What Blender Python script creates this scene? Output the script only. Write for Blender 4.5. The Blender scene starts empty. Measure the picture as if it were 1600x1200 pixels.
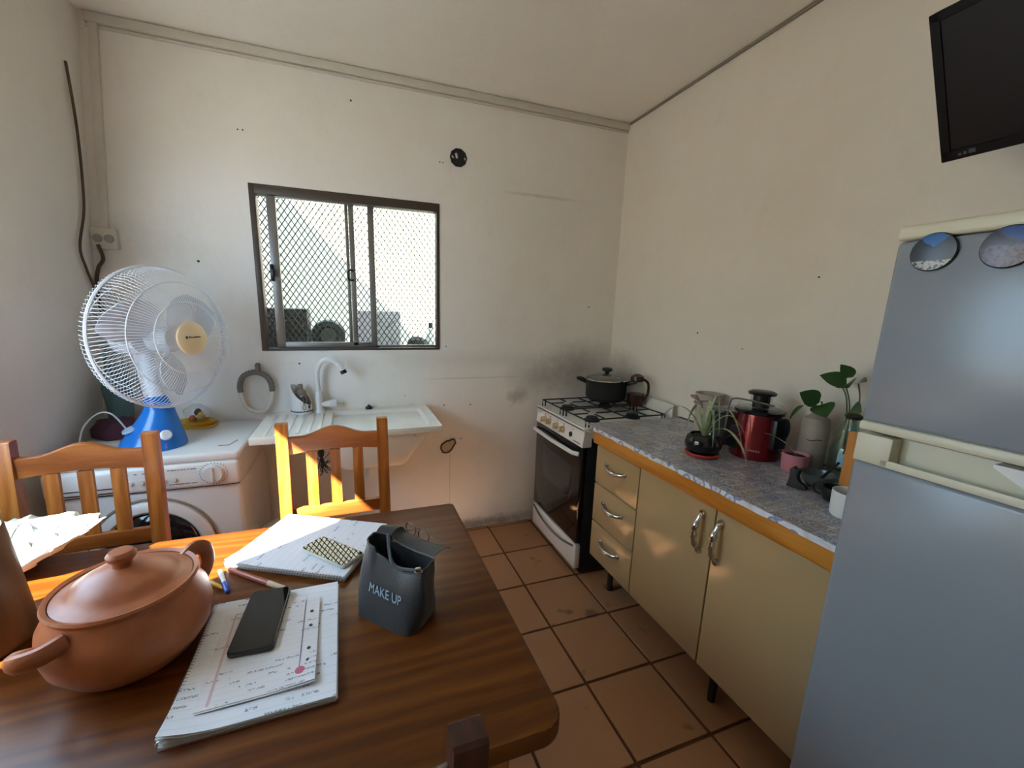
import bpy, bmesh, math, random
from mathutils import Vector, Matrix
random.seed(7)
PI = math.pi
S = bpy.context.scene
COL = S.collection

# ------------------------------------------------------------------ camera, light, exposure
def srgb(h):
    h = h.lstrip('#')
    out = []
    for i in (0, 2, 4):
        c = int(h[i:i+2], 16) / 255
        out.append(c / 12.92 if c <= .04045 else ((c + .055) / 1.055) ** 2.4)
    return (*out, 1)

yaw, pitch, roll = (math.radians(a) for a in (19.538, -11.425, 1.476))
fw = Vector((math.sin(yaw)*math.cos(pitch), math.cos(yaw)*math.cos(pitch), math.sin(pitch)))
rt = Vector((math.cos(yaw), -math.sin(yaw), 0)); up = rt.cross(fw)
rt2 = rt*math.cos(roll) + up*math.sin(roll); up2 = up*math.cos(roll) - rt*math.sin(roll)
cd = bpy.data.cameras.new('camera'); cam = bpy.data.objects.new('camera', cd); COL.objects.link(cam)
m3 = Matrix((rt2, up2, -fw)).transposed()
cam.matrix_world = Matrix.Translation((-1.7236, -2.4577, 1.4516)) @ m3.to_4x4()
cd.sensor_fit = 'HORIZONTAL'; cd.sensor_width = 36; cd.lens = 640.0*36/1600
cd.shift_x = 25.34/1600; cd.shift_y = 15.41/1600; cd.clip_start = .02
S.camera = cam

S.view_settings.view_transform = 'Standard'; S.view_settings.look = 'None'
S.view_settings.gamma = 1; S.view_settings.use_curve_mapping = False
S.view_settings.exposure = 0.10
SKY = 9.5
SUN = 70.0
SUN_DIR = Vector((1, .70, -1.10)).normalized()
w = bpy.data.worlds.new('World'); S.world = w; w.use_nodes = True
bg = w.node_tree.nodes['Background']; bg.inputs[0].default_value = (.48, .73, 1, 1); bg.inputs[1].default_value = SKY
sl = bpy.data.lights.new('sun', 'SUN'); sl.energy = SUN; sl.angle = math.radians(.6); sl.color = (1, .95, .86)
so = bpy.data.objects.new('sun', sl); COL.objects.link(so); so.location = (-6, -8, 6)
so.rotation_euler = (-SUN_DIR).to_track_quat('Z', 'Y').to_euler()
def portal(name, loc, direction, sx, sy):
    l = bpy.data.lights.new(name, 'AREA'); l.shape = 'RECTANGLE'; l.size = sx; l.size_y = sy; l.cycles.is_portal = True
    o = bpy.data.objects.new(name, l); COL.objects.link(o); o.location = loc
    o.rotation_euler = (-Vector(direction)).to_track_quat('Z', 'Y').to_euler()
portal('left_portal', (-2.99, -1.35, 1.5), (1, 0, 0), 1.28, 1.2)
portal('window_portal', (-1.695, .085, 1.626), (0, -1, 0), .96, .84)
try:
    S.cycles.diffuse_bounces = 8; S.cycles.max_bounces = 16; S.cycles.transparent_max_bounces = 16
except Exception: pass

# ------------------------------------------------------------------ materials
MATS = {}
class G:
    """a small node-graph writer"""
    def __init__(s, name):
        s.m = bpy.data.materials.new(name); s.m.use_nodes = True; s.t = s.m.node_tree
        s.b = s.t.nodes['Principled BSDF']; s.out = s.t.nodes['Material Output']; MATS[name] = s.m
        s._tc = None
    def n(s, typ, **kw):
        nd = s.t.nodes.new(typ)
        for k, v in kw.items():
            if k.startswith('i_'):
                key = k[2:]; key = int(key) if key.isdigit() else key.replace('_', ' ')
                s.set(nd.inputs[key], v)
            else: setattr(nd, k, v)
        return nd
    def set(s, inp, v):
        if isinstance(v, bpy.types.NodeSocket): s.t.links.new(v, inp)
        elif isinstance(v, bpy.types.Node): s.t.links.new(v.outputs[0], inp)
        else:
            if hasattr(inp, 'default_value'):
                try: inp.default_value = v
                except Exception: inp.default_value = (*v, 1)
    def co(s, scale=(1, 1, 1), loc=(0, 0, 0), rot=(0, 0, 0), kind='Object'):
        if not s._tc: s._tc = s.n('ShaderNodeTexCoord')
        mp = s.n('ShaderNodeMapping'); s.t.links.new(s._tc.outputs[kind], mp.inputs[0])
        mp.inputs['Scale'].default_value = scale; mp.inputs['Location'].default_value = loc; mp.inputs['Rotation'].default_value = rot
        return mp.outputs[0]
    def noise(s, vec, scale=5, detail=4, rough=.55, dist=0):
        nd = s.n('ShaderNodeTexNoise'); s.set(nd.inputs['Vector'], vec)
        nd.inputs['Scale'].default_value = scale; nd.inputs['Detail'].default_value = detail
        nd.inputs['Roughness'].default_value = rough; nd.inputs['Distortion'].default_value = dist
        return nd.outputs[0]
    def ramp(s, fac, stops, interp='LINEAR'):
        nd = s.n('ShaderNodeValToRGB'); s.set(nd.inputs[0], fac); cr = nd.color_ramp; cr.interpolation = interp
        while len(cr.elements) < len(stops): cr.elements.new(.5)
        for e, (p, c) in zip(cr.elements, stops):
            e.position = p; e.color = srgb(c) if isinstance(c, str) else ((c, c, c, 1) if not isinstance(c, tuple) else c)
        return nd.outputs[0]
    def math(s, op, a, b=0, clamp=False):
        nd = s.n('ShaderNodeMath', operation=op, use_clamp=clamp); s.set(nd.inputs[0], a); s.set(nd.inputs[1], b); return nd.outputs[0]
    def mix(s, f, a, b):
        nd = s.n('ShaderNodeMix', data_type='RGBA'); s.set(nd.inputs['Factor'], f)
        s.set(nd.inputs[6], srgb(a) if isinstance(a, str) else a); s.set(nd.inputs[7], srgb(b) if isinstance(b, str) else b)
        return nd.outputs[2]
    def blob(s, c, r, soft=.3, coarse=None, jag=.5):
        """0..1 mask around a point of the object's own space, its rim broken by noise"""
        d = s.n('ShaderNodeVectorMath', operation='SUBTRACT'); s.set(d.inputs[0], s.co()); d.inputs[1].default_value = c
        sc = s.n('ShaderNodeVectorMath', operation='DIVIDE'); s.set(sc.inputs[0], d.outputs[0]); sc.inputs[1].default_value = r
        ln = s.n('ShaderNodeVectorMath', operation='LENGTH'); s.set(ln.inputs[0], sc.outputs[0])
        nz = s.noise(s.co(), coarse or 14, 5, .65)
        v = s.math('ADD', ln.outputs['Value'], s.math('MULTIPLY', s.math('SUBTRACT', nz, .5), jag*2))
        return s.ramp(v, [(1-soft, 1.0), (1.0, 0.0)])
    def base(s, c): s.set(s.b.inputs['Base Color'], srgb(c) if isinstance(c, str) else c)
    def rough(s, v): s.set(s.b.inputs['Roughness'], v)
    def bump(s, h, strength=.3, dist=.002):
        nd = s.n('ShaderNodeBump'); nd.inputs['Strength'].default_value = strength; nd.inputs['Distance'].default_value = dist
        s.set(nd.inputs['Height'], h); s.set(s.b.inputs['Normal'], nd.outputs[0])

def plain(name, c, rough=.5, metal=0, var=.0, scale=20, spec=None, coat=0, trans=0, ior=None, alpha=None, sheen=0, c2=None):
    if name in MATS: return MATS[name]
    g = G(name); g.b.inputs['Metallic'].default_value = metal; g.rough(rough)
    if c2:
        g.base(g.mix(g.ramp(g.noise(g.co(), scale, 5), [(.35, 0.), (.7, 1.)]), c, c2))
    elif var:
        nz = g.noise(g.co(), scale, 4)
        col = srgb(c); lo = tuple(x*(1-var) for x in col[:3]) + (1,)
        g.base(g.mix(nz, lo, col))
    else: g.base(c)
    if spec is not None: g.b.inputs['Specular IOR Level'].default_value = spec
    if coat: g.b.inputs['Coat Weight'].default_value = coat; g.b.inputs['Coat Roughness'].default_value = .08
    if trans: g.b.inputs['Transmission Weight'].default_value = trans
    if ior: g.b.inputs['IOR'].default_value = ior
    if alpha is not None: g.b.inputs['Alpha'].default_value = alpha
    if sheen: g.b.inputs['Sheen Weight'].default_value = sheen
    return g.m

def pane_mat(name, tint=(.95, .97, .96, 1), gloss=.08, dust=.0):
    g = G(name); t = g.t
    tr = g.n('ShaderNodeBsdfTransparent'); tr.inputs[0].default_value = tint
    gl = g.n('ShaderNodeBsdfGlossy'); gl.inputs['Roughness'].default_value = .02
    lw_ = g.n('ShaderNodeLayerWeight'); lw_.inputs[0].default_value = .5; fr = g.math('ADD', g.math('MULTIPLY', g.math('POWER', lw_.outputs['Facing'], 4), .6), .035)
    mx = g.n('ShaderNodeMixShader'); g.set(mx.inputs[0], fr); t.links.new(tr.outputs[0], mx.inputs[1]); t.links.new(gl.outputs[0], mx.inputs[2])
    last = mx
    if dust:
        df = g.n('ShaderNodeBsdfDiffuse'); df.inputs[0].default_value = (.6, .6, .57, 1)
        m2 = g.n('ShaderNodeMixShader'); g.set(m2.inputs[0], g.math('MULTIPLY', g.noise(g.co(), 4, 4), dust))
        t.links.new(mx.outputs[0], m2.inputs[1]); t.links.new(df.outputs[0], m2.inputs[2]); last = m2
    t.links.new(last.outputs[0], g.out.inputs[0])
    return g.m

def wood(name, stops, axis='x', rough=.35, fine=1.0, coat=.2, bump=.08, ring=1.0):
    g = G(name)
    sc = {'x': (.9, 9, 9), 'y': (9, .9, 9), 'z': (9, 9, .9)}[axis]
    v = g.co(scale=tuple(a*ring for a in sc))
    n1 = g.noise(v, 1.3*fine, 3, .5, .6)
    wv = g.n('ShaderNodeTexWave', wave_type='BANDS', bands_direction={'x': 'Y', 'y': 'X', 'z': 'X'}[axis])
    g.set(wv.inputs['Vector'], g.co(scale={'x': (.7, 5, 5), 'y': (5, .7, 5), 'z': (5, 5, .7)}[axis]))
    wv.inputs['Scale'].default_value = 1.6*fine; wv.inputs['Distortion'].default_value = 11; wv.inputs['Detail'].default_value = 3; wv.inputs['Detail Scale'].default_value = 1.1
    n2 = g.noise(g.co(scale=tuple(a*7 for a in sc)), 2, 3, .6)
    f = g.math('ADD', g.math('MULTIPLY', n1, .56), g.math('MULTIPLY', wv.outputs[1], .22))
    f = g.math('ADD', f, g.math('MULTIPLY', n2, .28))
    g.base(g.ramp(f, stops)); g.rough(g.math('ADD', g.math('MULTIPLY', n2, .16), rough-.08))
    g.b.inputs['Coat Weight'].default_value = coat; g.b.inputs['Coat Roughness'].default_value = .25; g.b.inputs['Specular IOR Level'].default_value = .22
    g.bump(f, bump, .002)
    return g.m

def wall_mat(name, base, dirt, stains=(), low=None):
    g = G(name)
    n1 = g.noise(g.co(), 1.1, 5, .6); n2 = g.noise(g.co(scale=(1, 1, .5)), 9, 5, .65)
    f = g.math('MULTIPLY', g.ramp(n1, [(.35, 0.), (.75, 1.)]), .55)
    f = g.math('ADD', f, g.math('MULTIPLY', g.ramp(n2, [(.55, 0.), (.8, 1.)]), .30), True)
    col = g.mix(f, base, dirt)
    for c, r, soft, amt, colr, jag in stains:
        col = g.mix(g.math('MULTIPLY', g.blob(c, r, soft, 16, jag), amt), col, colr)
    g.base(col); g.rough(.7); g.b.inputs['Specular IOR Level'].default_value = .3
    hb = g.math('ADD', g.noise(g.co(), 55, 3), g.math('MULTIPLY', g.noise(g.co(), 6, 3), 2.0))
    g.bump(hb, .25, .004)
    return g.m

M_wall_back = wall_mat('painted_wall_back', '#ebe8e2', '#d8d1c4', [
    ((-.55, 0, 1.02), (.26, 1, .18), .9, .42, '#5d564c', .3),
    ((-.25, 0, 1.08), (.34, 1, .22), .9, .55, '#4c463e', .25),
    ((-.70, 0, .90), (.10, 1, .075), .95, .38, '#6a6258', 1.3),
    ((-.58, 0, 2.145), (.30, 1, .014), .8, .28, '#6d6659', .5),
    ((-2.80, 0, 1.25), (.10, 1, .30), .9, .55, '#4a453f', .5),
    ((-2.62, 0, 1.66), (.35, 1, .22), .95, .20, '#8d7a74', .5),
    ((-.95, 0, 1.15), (.75, 1, .07), .95, .16, '#8f8468', .5),
    ((-1.0, 0, .03), (.9, 1, .05), .8, .6, '#6f5b48', .8),
    ((-2.2, 0, 1.0), (.1, 1, .16), .9, .25, '#b39f84', .5),
    ((-1.0, 0, 1.035), (.42, 1, .004), .5, .35, '#9a9184', .15),
    ((-1.155, 0, .42), (.0035, 1, .34), .5, .35, '#9a9184', .15)])
M_wall = wall_mat('painted_wall', '#e9e6df', '#d8d2c6', [
    ((0, -.12, 1.02), (1, .30, .22), .9, .60, '#443f38', .25),
    ((0, -1.42, 1.10), (1, .28, .16), .95, .10, '#8a8890', .4)])
M_ceil = wall_mat('painted_ceiling', '#edeae4', '#e0dbd0')
M_trim = plain('white_trim', '#d2cdc2', .5, var=.12)

def tile_mat():
    g = G('floor_tile')
    info = g.n('ShaderNodeObjectInfo')
    n1 = g.noise(g.co(), 5, 5, .6); n2 = g.noise(g.co(), 38, 3, .6)
    wpos = g.n('ShaderNodeNewGeometry')
    n3 = g.n('ShaderNodeTexNoise'); g.set(n3.inputs['Vector'], wpos.outputs['Position']); n3.inputs['Scale'].default_value = 7; n3.inputs['Detail'].default_value = 5
    col = g.mix(n1, '#ab7b55', '#ba8a62')
    col = g.mix(g.math('MULTIPLY', info.outputs['Random'], .45), col, '#9a6c46')
    spot = g.ramp(n3.outputs[0], [(.64, 0.), (.70, 1.)])
    col = g.mix(g.math('MULTIPLY', spot, .75), col, '#6b4430')
    col = g.mix(g.math('MULTIPLY', g.ramp(n2, [(.6, 0.), (.75, 1.)]), .2), col, '#8a6650')
    g.base(col); g.rough(g.math('ADD', g.math('MULTIPLY', n1, .25), .32)); g.bump(n2, .05, .002)
    return g.m
M_tile = tile_mat()
M_grout = plain('grout', '#6b3d1c', .85, var=.4, scale=30)

PINE = [(.25, '#7d4216'), (.45, '#a8621f'), (.6, '#c17c30'), (.8, '#d39443')]
M_table = wood('varnished_pine_table', [(.2, '#431e03'), (.45, '#542907'), (.6, '#62330a'), (.85, '#784512')], 'x', .36, 1.0, .12)
M_table_end = wood('varnished_pine_batten', [(.25, '#53290a'), (.5, '#64350f'), (.85, '#7b481a')], 'y', .36, 1.0, .12)
M_chair_v = wood('chair_pine_upright', [(.25, '#7d3f16'), (.5, '#a05c24'), (.8, '#bd7a38')], 'z', .35, 1.3, .25)
M_chair_h = wood('chair_pine_rail', [(.25, '#773a14'), (.5, '#965322'), (.8, '#b06d33')], 'x', .35, 1.3, .25)
M_dark_v = wood('dark_stained_wood', [(.25, '#2e1712'), (.55, '#45251b'), (.85, '#5a3325')], 'z', .35, 1.2, .3)
M_edge = wood('counter_edge_wood', [(.25, '#8a5016'), (.5, '#b06f24'), (.8, '#c98a3a')], 'y', .38, .8, .2)
M_board = wood('board_wood', [(.25, '#a3652c'), (.6, '#c78748'), (.9, '#d99e5e')], 'z', .5, 1, .1)

M_white_enamel = plain('white_enamel', '#e2e1dc', .22, var=.06, scale=8)
M_wm = plain('washer_white', '#e4e4e2', .28, var=.04, scale=6)
M_wm_panel = plain('washer_panel_white', '#e9e9e7', .3, var=.03)
M_grey_print = plain('grey_print', '#5d6068', .6)
M_dark_line = plain('dark_seam', '#33312f', .7)
M_wm_glass = plain('washer_door_glass', '#17171c', .08, coat=.5)
M_black = plain('black_plastic', '#161617', .35, var=.2)
M_black_soft = plain('matte_black', '#1b1b1c', .6, var=.2)
M_black_gloss = plain('glossy_black', '#0b0c0e', .10, coat=.3)
M_chrome = plain('chrome', '#cfcfcf', .12, metal=1)
M_steel = plain('steel', '#9a9894', .3, metal=1, var=.15)
M_alu = plain('anodised_aluminium', '#8f8b86', .4, metal=.7, var=.15, scale=12)
M_bronze = plain('dark_window_frame', '#51463e', .5, metal=.3, var=.25, scale=12)
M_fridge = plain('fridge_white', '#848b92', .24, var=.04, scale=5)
M_fridge_cream = plain('fridge_cream', '#cfcbb2', .4, var=.06)
M_blue = plain('fan_blue', '#0b6fc4', .22, coat=.3)
M_fan_white = plain('fan_white', '#dfe1e6', .35)
M_fan_cream = plain('fan_badge_cream', '#e6d3ac', .45)
M_blade = plain('fan_blade', '#ccd3de', .3, alpha=.75)
M_cab = plain('cabinet_laminate', '#aa9068', .17, var=.04, scale=3)
M_cab_in = plain('cabinet_carcass', '#8f7c66', .6)
M_terra = None
def terra():
    g = G('terracotta'); n1 = g.noise(g.co(), 7, 5, .6); n2 = g.noise(g.co(), 90, 3)
    g.base(g.mix(g.ramp(n1, [(.3, 0.), (.75, 1.)]), '#9a5330', '#c67a4d')); g.rough(.42)
    g.b.inputs['Coat Weight'].default_value = .15; g.b.inputs['Coat Roughness'].default_value = .35; g.bump(n2, .08, .001)
    return g.m
M_terra = terra()
M_paper_edge = plain('paper_edges', '#d8d8d6', .8, var=.12, scale=60)
M_glass = pane_mat('window_glass', (.93, .96, .94, 1), dust=.015)
M_clear = pane_mat('clear_glass', (.92, .95, .94, 1))
M_green_glass = pane_mat('greenish_glass', (.88, .93, .90, 1))
M_clear_plastic = pane_mat('clear_plastic', (.93, .93, .94, 1))

def sink_mat():
    g = G('chipped_enamel'); n1 = g.noise(g.co(), 3, 4); n2 = g.noise(g.co(), 26, 5, .7)
    col = g.mix(g.ramp(n1, [(.4, 0.), (.8, 1.)]), '#efece4', '#ddd4bd')
    col = g.mix(g.ramp(n2, [(.69, 0.), (.73, 1.)]), col, '#54402c')
    g.base(col); g.rough(.25); return g.m
M_sink = sink_mat()

def paper_mat(name, paper='#e2e5ec', ink='#4a5068', lines=26.0, dens=.52, margin=None, rot=0.0):
    """hand-written lines: rows of broken strokes in the sheet's own space"""
    g = G(name); v = g.co(rot=(0, 0, rot))
    sp = g.n('ShaderNodeSeparateXYZ'); g.set(sp.inputs[0], v)
    row = g.math('MULTIPLY', sp.outputs[1], lines*2.2)
    fr = g.math('FRACT', row); fl = g.math('FLOOR', row)
    band = g.math('MULTIPLY', g.math('GREATER_THAN', fr, .30), g.math('LESS_THAN', fr, .62))
    cb = g.n('ShaderNodeCombineXYZ'); g.set(cb.inputs[0], g.math('MULTIPLY', sp.outputs[0], 20)); g.set(cb.inputs[1], g.math('MULTIPLY', fl, 3.7))
    word = g.math('GREATER_THAN', g.noise(cb.outputs[0], 1.0, 2), 1-dens)
    strokes = g.math('GREATER_THAN', g.noise(g.co(rot=(0, 0, rot), scale=(1.4, 1, 1)), 330, 2), .50)
    cb2 = g.n('ShaderNodeCombineXYZ'); g.set(cb2.inputs[0], .5); g.set(cb2.inputs[1], g.math('MULTIPLY', fl, 5.3))
    rowon = g.math('GREATER_THAN', g.noise(cb2.outputs[0], 1.0, 1), .45)
    mk = g.math('MULTIPLY', g.math('MULTIPLY', band, word), g.math('MULTIPLY', strokes, rowon))
    rule = g.math('MULTIPLY', g.math('LESS_THAN', fr, .09), .25)
    col = g.mix(rule, paper, '#9fb0cf'); col = g.mix(g.math('MULTIPLY', mk, .8), col, ink)
    g.base(col); g.rough(.6); return g.m
M_note = paper_mat('handwritten_notebook_page', '#dfe3ec', '#666b80', lines=24, dens=.47, rot=0)
M_note2 = paper_mat('handwritten_notebook_page_b', '#dfe1ea', '#5b648a', lines=22, dens=.46, rot=PI/2)
M_sheet = paper_mat('handwritten_loose_sheet', '#dcdce2', '#6a6b80', lines=34, dens=.5, rot=0)
M_pink = plain('pink_ink', '#c0627d', .6)
M_ink = plain('dark_ink', '#2d2f3c', .6)

def bag_mat():
    g = G('grey_mesh_cloth')
    ck = g.n('ShaderNodeTexVoronoi', feature='DISTANCE_TO_EDGE'); g.set(ck.inputs['Vector'], g.co()); ck.inputs['Scale'].default_value = 320
    g.base(g.mix(g.ramp(ck.outputs[0], [(.05, 0.), (.25, 1.)]), '#26272a', '#151619')); g.rough(.45)
    g.b.inputs['Sheen Weight'].default_value = .2; g.bump(ck.outputs[0], .5, .001); return g.m
M_bag = bag_mat()
M_bag_dark = plain('dark_grey_lining', '#2f3033', .55, var=.15)
M_print = plain('pale_print', '#9fb0bd', .6)

def oilcloth():
    g = G('patchwork_oilcloth')
    v = g.co(rot=(0, 0, .0))
    br = g.n('ShaderNodeTexBrick'); g.set(br.inputs['Vector'], v); br.offset = .37
    br.inputs['Scale'].default_value = 13; br.inputs['Mortar Size'].default_value = .035; br.inputs['Brick Width'].default_value = .62; br.inputs['Row Height'].default_value = .55
    br.inputs['Color1'].default_value = srgb('#9c9aa0'); br.inputs['Color2'].default_value = srgb('#5f6a80'); br.inputs['Mortar'].default_value = srgb('#c9c9cc')
    vo = g.n('ShaderNodeTexVoronoi'); g.set(vo.inputs['Vector'], v); vo.inputs['Scale'].default_value = 17
    hue = g.ramp(vo.outputs['Color'], [(.0, '#8e8f98'), (.35, '#6f7c93'), (.5, '#a3937c'), (.62, '#b7b5b4'), (.8, '#7d6f6a'), (1, '#9aa3ad')], 'CONSTANT')
    rings = g.ramp(g.math('FRACT', g.math('MULTIPLY', vo.outputs['Distance'], 7)), [(.0, 0.), (.55, 0.), (.6, 1.), (.8, 1.), (.86, 0.)])
    col = g.mix(.55, br.outputs[0], hue)
    col = g.mix(g.math('MULTIPLY', rings, .55), col, '#d9dadd')
    nz = g.noise(v, 70, 4, .7)
    col = g.mix(g.math('MULTIPLY', g.ramp(nz, [(.5, 0.), (.62, 1.)]), .5), col, '#55555c')
    g.base(col); g.rough(.33); return g.m
M_oil = oilcloth()
def oiledge():
    g = G('oilcloth_border'); v = g.co()
    vo = g.n('ShaderNodeTexVoronoi'); g.set(vo.inputs['Vector'], v); vo.inputs['Scale'].default_value = 22
    rings = g.ramp(vo.outputs['Distance'], [(.0, '#7b8db0'), (.25, '#cfd2dc'), (.42, '#58719f'), (.5, '#d6d8de'), (.75, '#c9ccd4'), (1, '#b9a98f')])
    g.base(rings); g.rough(.35); return g.m
M_oiledge = oiledge()
M_leaf = plain('leaf_green', '#2f5a24', .35, var=.5, scale=25)
M_leaf_pale = plain('spider_leaf', '#7d9a68', .45, c2='#b9c4a4', scale=40)
M_stem = plain('stem_green', '#5c6b40', .6)
M_soil = plain('soil', '#33241a', .95, var=.5, scale=80)
M_red = plain('red_metal', '#7d0f1a', .18, metal=.55, coat=.6)
M_saucer = plain('red_saucer', '#a63a2c', .5)
M_pinkpot = plain('pink_ceramic', '#c77f87', .5, var=.1)
M_stone = plain('stoneware', '#a39a8c', .5, c2='#8a8175', scale=9)
M_beige = plain('beige_cup', '#b8ada4', .6, var=.2)
M_cloth_purple = plain('purple_cloth', '#4a2432', .9, var=.4, scale=40)
M_teal = plain('teal_bag', '#5f7f80', .6, var=.25, scale=12)
M_green_bag = plain('green_bag', '#4a6b45', .6, var=.3, scale=12)
M_yellow = plain('yellow_plastic', '#c99a2a', .4)
M_plastic_bag = None
def pbag():
    g = G('white_plastic_bag'); g.base('#b6bab5'); g.rough(.45)
    g.b.inputs['Subsurface Weight'].default_value = .15; g.b.inputs['Subsurface Radius'].default_value = (.02, .02, .02)
    g.bump(g.noise(g.co(), 22, 5, .7, .6), .5, .008); return g.m
M_plastic_bag = pbag()
M_kraft = wood('brown_container', [(.25, '#453324'), (.5, '#59432f'), (.85, '#735b44')], 'z', .55, .9, .05)
M_cream = plain('cream_inside', '#d8c4a4', .7, var=.1)
M_whiteplastic = plain('white_plastic', '#dfdedb', .35, var=.04)
M_bluecap = plain('blue_cap', '#2846a8', .35)
M_redpencil = plain('brick_red_barrel', '#9a4a3a', .35)
M_greyhose = plain('grey_hose', '#8d8880', .6, var=.2)
M_cable = plain('brown_cable', '#5b463a', .7, var=.3)
M_brass = plain('beige_knob', '#cbb389', .35, metal=.2)
M_label_blue = plain('blue_label', '#7fb0c4', .5)
M_concrete = plain('concrete', '#a9a59c', .9, var=.25, scale=6)
M_outwall = plain('rendered_outer_wall', '#bdb29c', .9, var=.12, scale=3)
M_carton = plain('grey_white_carton', '#b9b7bb', .8, var=.06)
M_amber = plain('dark_amber', '#3a1c16', .25, var=.3)

# ------------------------------------------------------------------ mesh helpers
def nb(): return bmesh.new()
def merge(bm, tmp, M=None):
    if M is not None: bmesh.ops.transform(tmp, matrix=M, verts=tmp.verts)
    vm = {v: bm.verts.new(v.co) for v in tmp.verts}
    for f in tmp.faces:
        try: nf = bm.faces.new([vm[v] for v in f.verts]); nf.smooth = f.smooth; nf.material_index = f.material_index
        except ValueError: pass
    tmp.free(); return bm
def box(bm, x0, x1, y0, y1, z0, z1, bev=0, seg=2, M=None):
    t = bmesh.new()
    c = Vector(((x0+x1)/2, (y0+y1)/2, (z0+z1)/2)); s = Vector((abs(x1-x0), abs(y1-y0), abs(z1-z0)))
    bmesh.ops.create_cube(t, size=1, matrix=Matrix.Translation(c) @ Matrix.Diagonal((*s, 1)))
    if bev: bmesh.ops.bevel(t, geom=list(t.edges), offset=min(bev, min(s)*.49), segments=seg, profile=.5, affect='EDGES')
    return merge(bm, t, M)
def frame_to(d):
    d = Vector(d).normalized(); a = Vector((0, 0, 1)) if abs(d.z) < .95 else Vector((1, 0, 0))
    u = a.cross(d).normalized(); return u, d.cross(u)
def tube(bm, pts, r, n=8, closed=False, caps=True, smooth=True, sy=1.0):
    pts = [Vector(p) for p in pts]; rs = r if isinstance(r, (list, tuple)) else [r]*len(pts)
    rings = []; prev = None
    N = len(pts)
    for i, p in enumerate(pts):
        if closed: d = pts[(i+1) % N]-pts[i-1]
        else: d = pts[min(i+1, N-1)]-pts[max(i-1, 0)]
        if prev is None: u, v = frame_to(d)
        else:
            d = d.normalized(); u = (prev - d*prev.dot(d))
            u = u.normalized() if u.length > 1e-6 else frame_to(d)[0]; v = d.cross(u)
        prev = u
        rings.append([bm.verts.new(p+(u*math.cos(2*PI*k/n)+v*math.sin(2*PI*k/n)*sy)*rs[i]) for k in range(n)])
    for i in range(N if closed else N-1):
        a, b = rings[i], rings[(i+1) % N]
        for k in range(n):
            f = bm.faces.new((a[k], a[(k+1) % n], b[(k+1) % n], b[k])); f.smooth = smooth
    if caps and not closed:
        bm.faces.new(list(reversed(rings[0]))); bm.faces.new(rings[-1])
    return bm
def spline(pts, n=8):
    P = [Vector(p) for p in pts]; out = []
    for i in range(len(P)-1):
        p0, p1, p2, p3 = P[max(i-1, 0)], P[i], P[i+1], P[min(i+2, len(P)-1)]
        for k in range(n):
            t = k/n; t2 = t*t; t3 = t2*t
            out.append(.5*((2*p1)+(p2-p0)*t+(2*p0-5*p1+4*p2-p3)*t2+(3*p1-p0-3*p2+p3)*t3))
    out.append(P[-1]); return out
def lathe(bm, prof, c=(0, 0, 0), n=32, M=None, sx=1, sy=1, smooth=True):
    t = bmesh.new(); rings = []
    for r, z in prof:
        if r < 1e-5: rings.append([t.verts.new((0, 0, z))])
        else: rings.append([t.verts.new((r*sx*math.cos(2*PI*k/n), r*sy*math.sin(2*PI*k/n), z)) for k in range(n)])
    for a, b in zip(rings, rings[1:]):
        if len(a) == 1 and len(b) == 1: continue
        for k in range(n):
            if len(a) == 1: f = t.faces.new((a[0], b[(k+1) % n], b[k]))
            elif len(b) == 1: f = t.faces.new((a[k], a[(k+1) % n], b[0]))
            else: f = t.faces.new((a[k], a[(k+1) % n], b[(k+1) % n], b[k]))
            f.smooth = smooth
    bmesh.ops.recalc_face_normals(t, faces=t.faces)
    Mt = Matrix.Translation(c)
    return merge(bm, t, Mt @ M if M is not None else Mt)
def cyl(bm, p0, p1, r0, r1=None, n=20):
    return tube(bm, [p0, p1], [r0, r0 if r1 is None else r1], n)
def prism(bm, poly, t0, t1, M=None, bev=0):
    """polygon in xy extruded along z"""
    t = bmesh.new(); lo = [t.verts.new((x, y, t0)) for x, y in poly]; hi = [t.verts.new((x, y, t1)) for x, y in poly]
    t.faces.new(list(reversed(lo))); t.faces.new(hi); n = len(poly)
    for i in range(n): t.faces.new((lo[i], lo[(i+1) % n], hi[(i+1) % n], hi[i]))
    bmesh.ops.recalc_face_normals(t, faces=t.faces)
    if bev: bmesh.ops.bevel(t, geom=[e for e in t.edges], offset=bev, segments=2, profile=.5, affect='EDGES')
    return merge(bm, t, M)
def loft(bm, rings, closed_ends=True, smooth=True):
    R = [[bm.verts.new(p) for p in r] for r in rings]; n = len(R[0]); fs = []
    for a, b in zip(R, R[1:]):
        for k in range(n):
            f = bm.faces.new((a[k], a[(k+1) % n], b[(k+1) % n], b[k])); f.smooth = smooth; fs.append(f)
    if closed_ends: bm.faces.new(list(reversed(R[0]))); bm.faces.new(R[-1])
    return bm
def grid(bm, fn, nu, nv, thick=0):
    V = [[bm.verts.new(fn(i/nu, j/nv)) for j in range(nv+1)] for i in range(nu+1)]; fs = []
    for i in range(nu):
        for j in range(nv):
            f = bm.faces.new((V[i][j], V[i+1][j], V[i+1][j+1], V[i][j+1])); f.smooth = True; fs.append(f)
    if thick:
        bmesh.ops.recalc_face_normals(bm, faces=fs)
        bmesh.ops.solidify(bm, geom=fs, thickness=thick)
    return bm
def rrect(x0, x1, y0, y1, r, n=5):
    out = []
    for cx, cy, a0 in ((x1-r, y1-r, 0), (x0+r, y1-r, PI/2), (x0+r, y0+r, PI), (x1-r, y0+r, 1.5*PI)):
        for k in range(n+1):
            a = a0+PI/2*k/n; out.append((cx+r*math.cos(a), cy+r*math.sin(a)))
    return out
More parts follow.
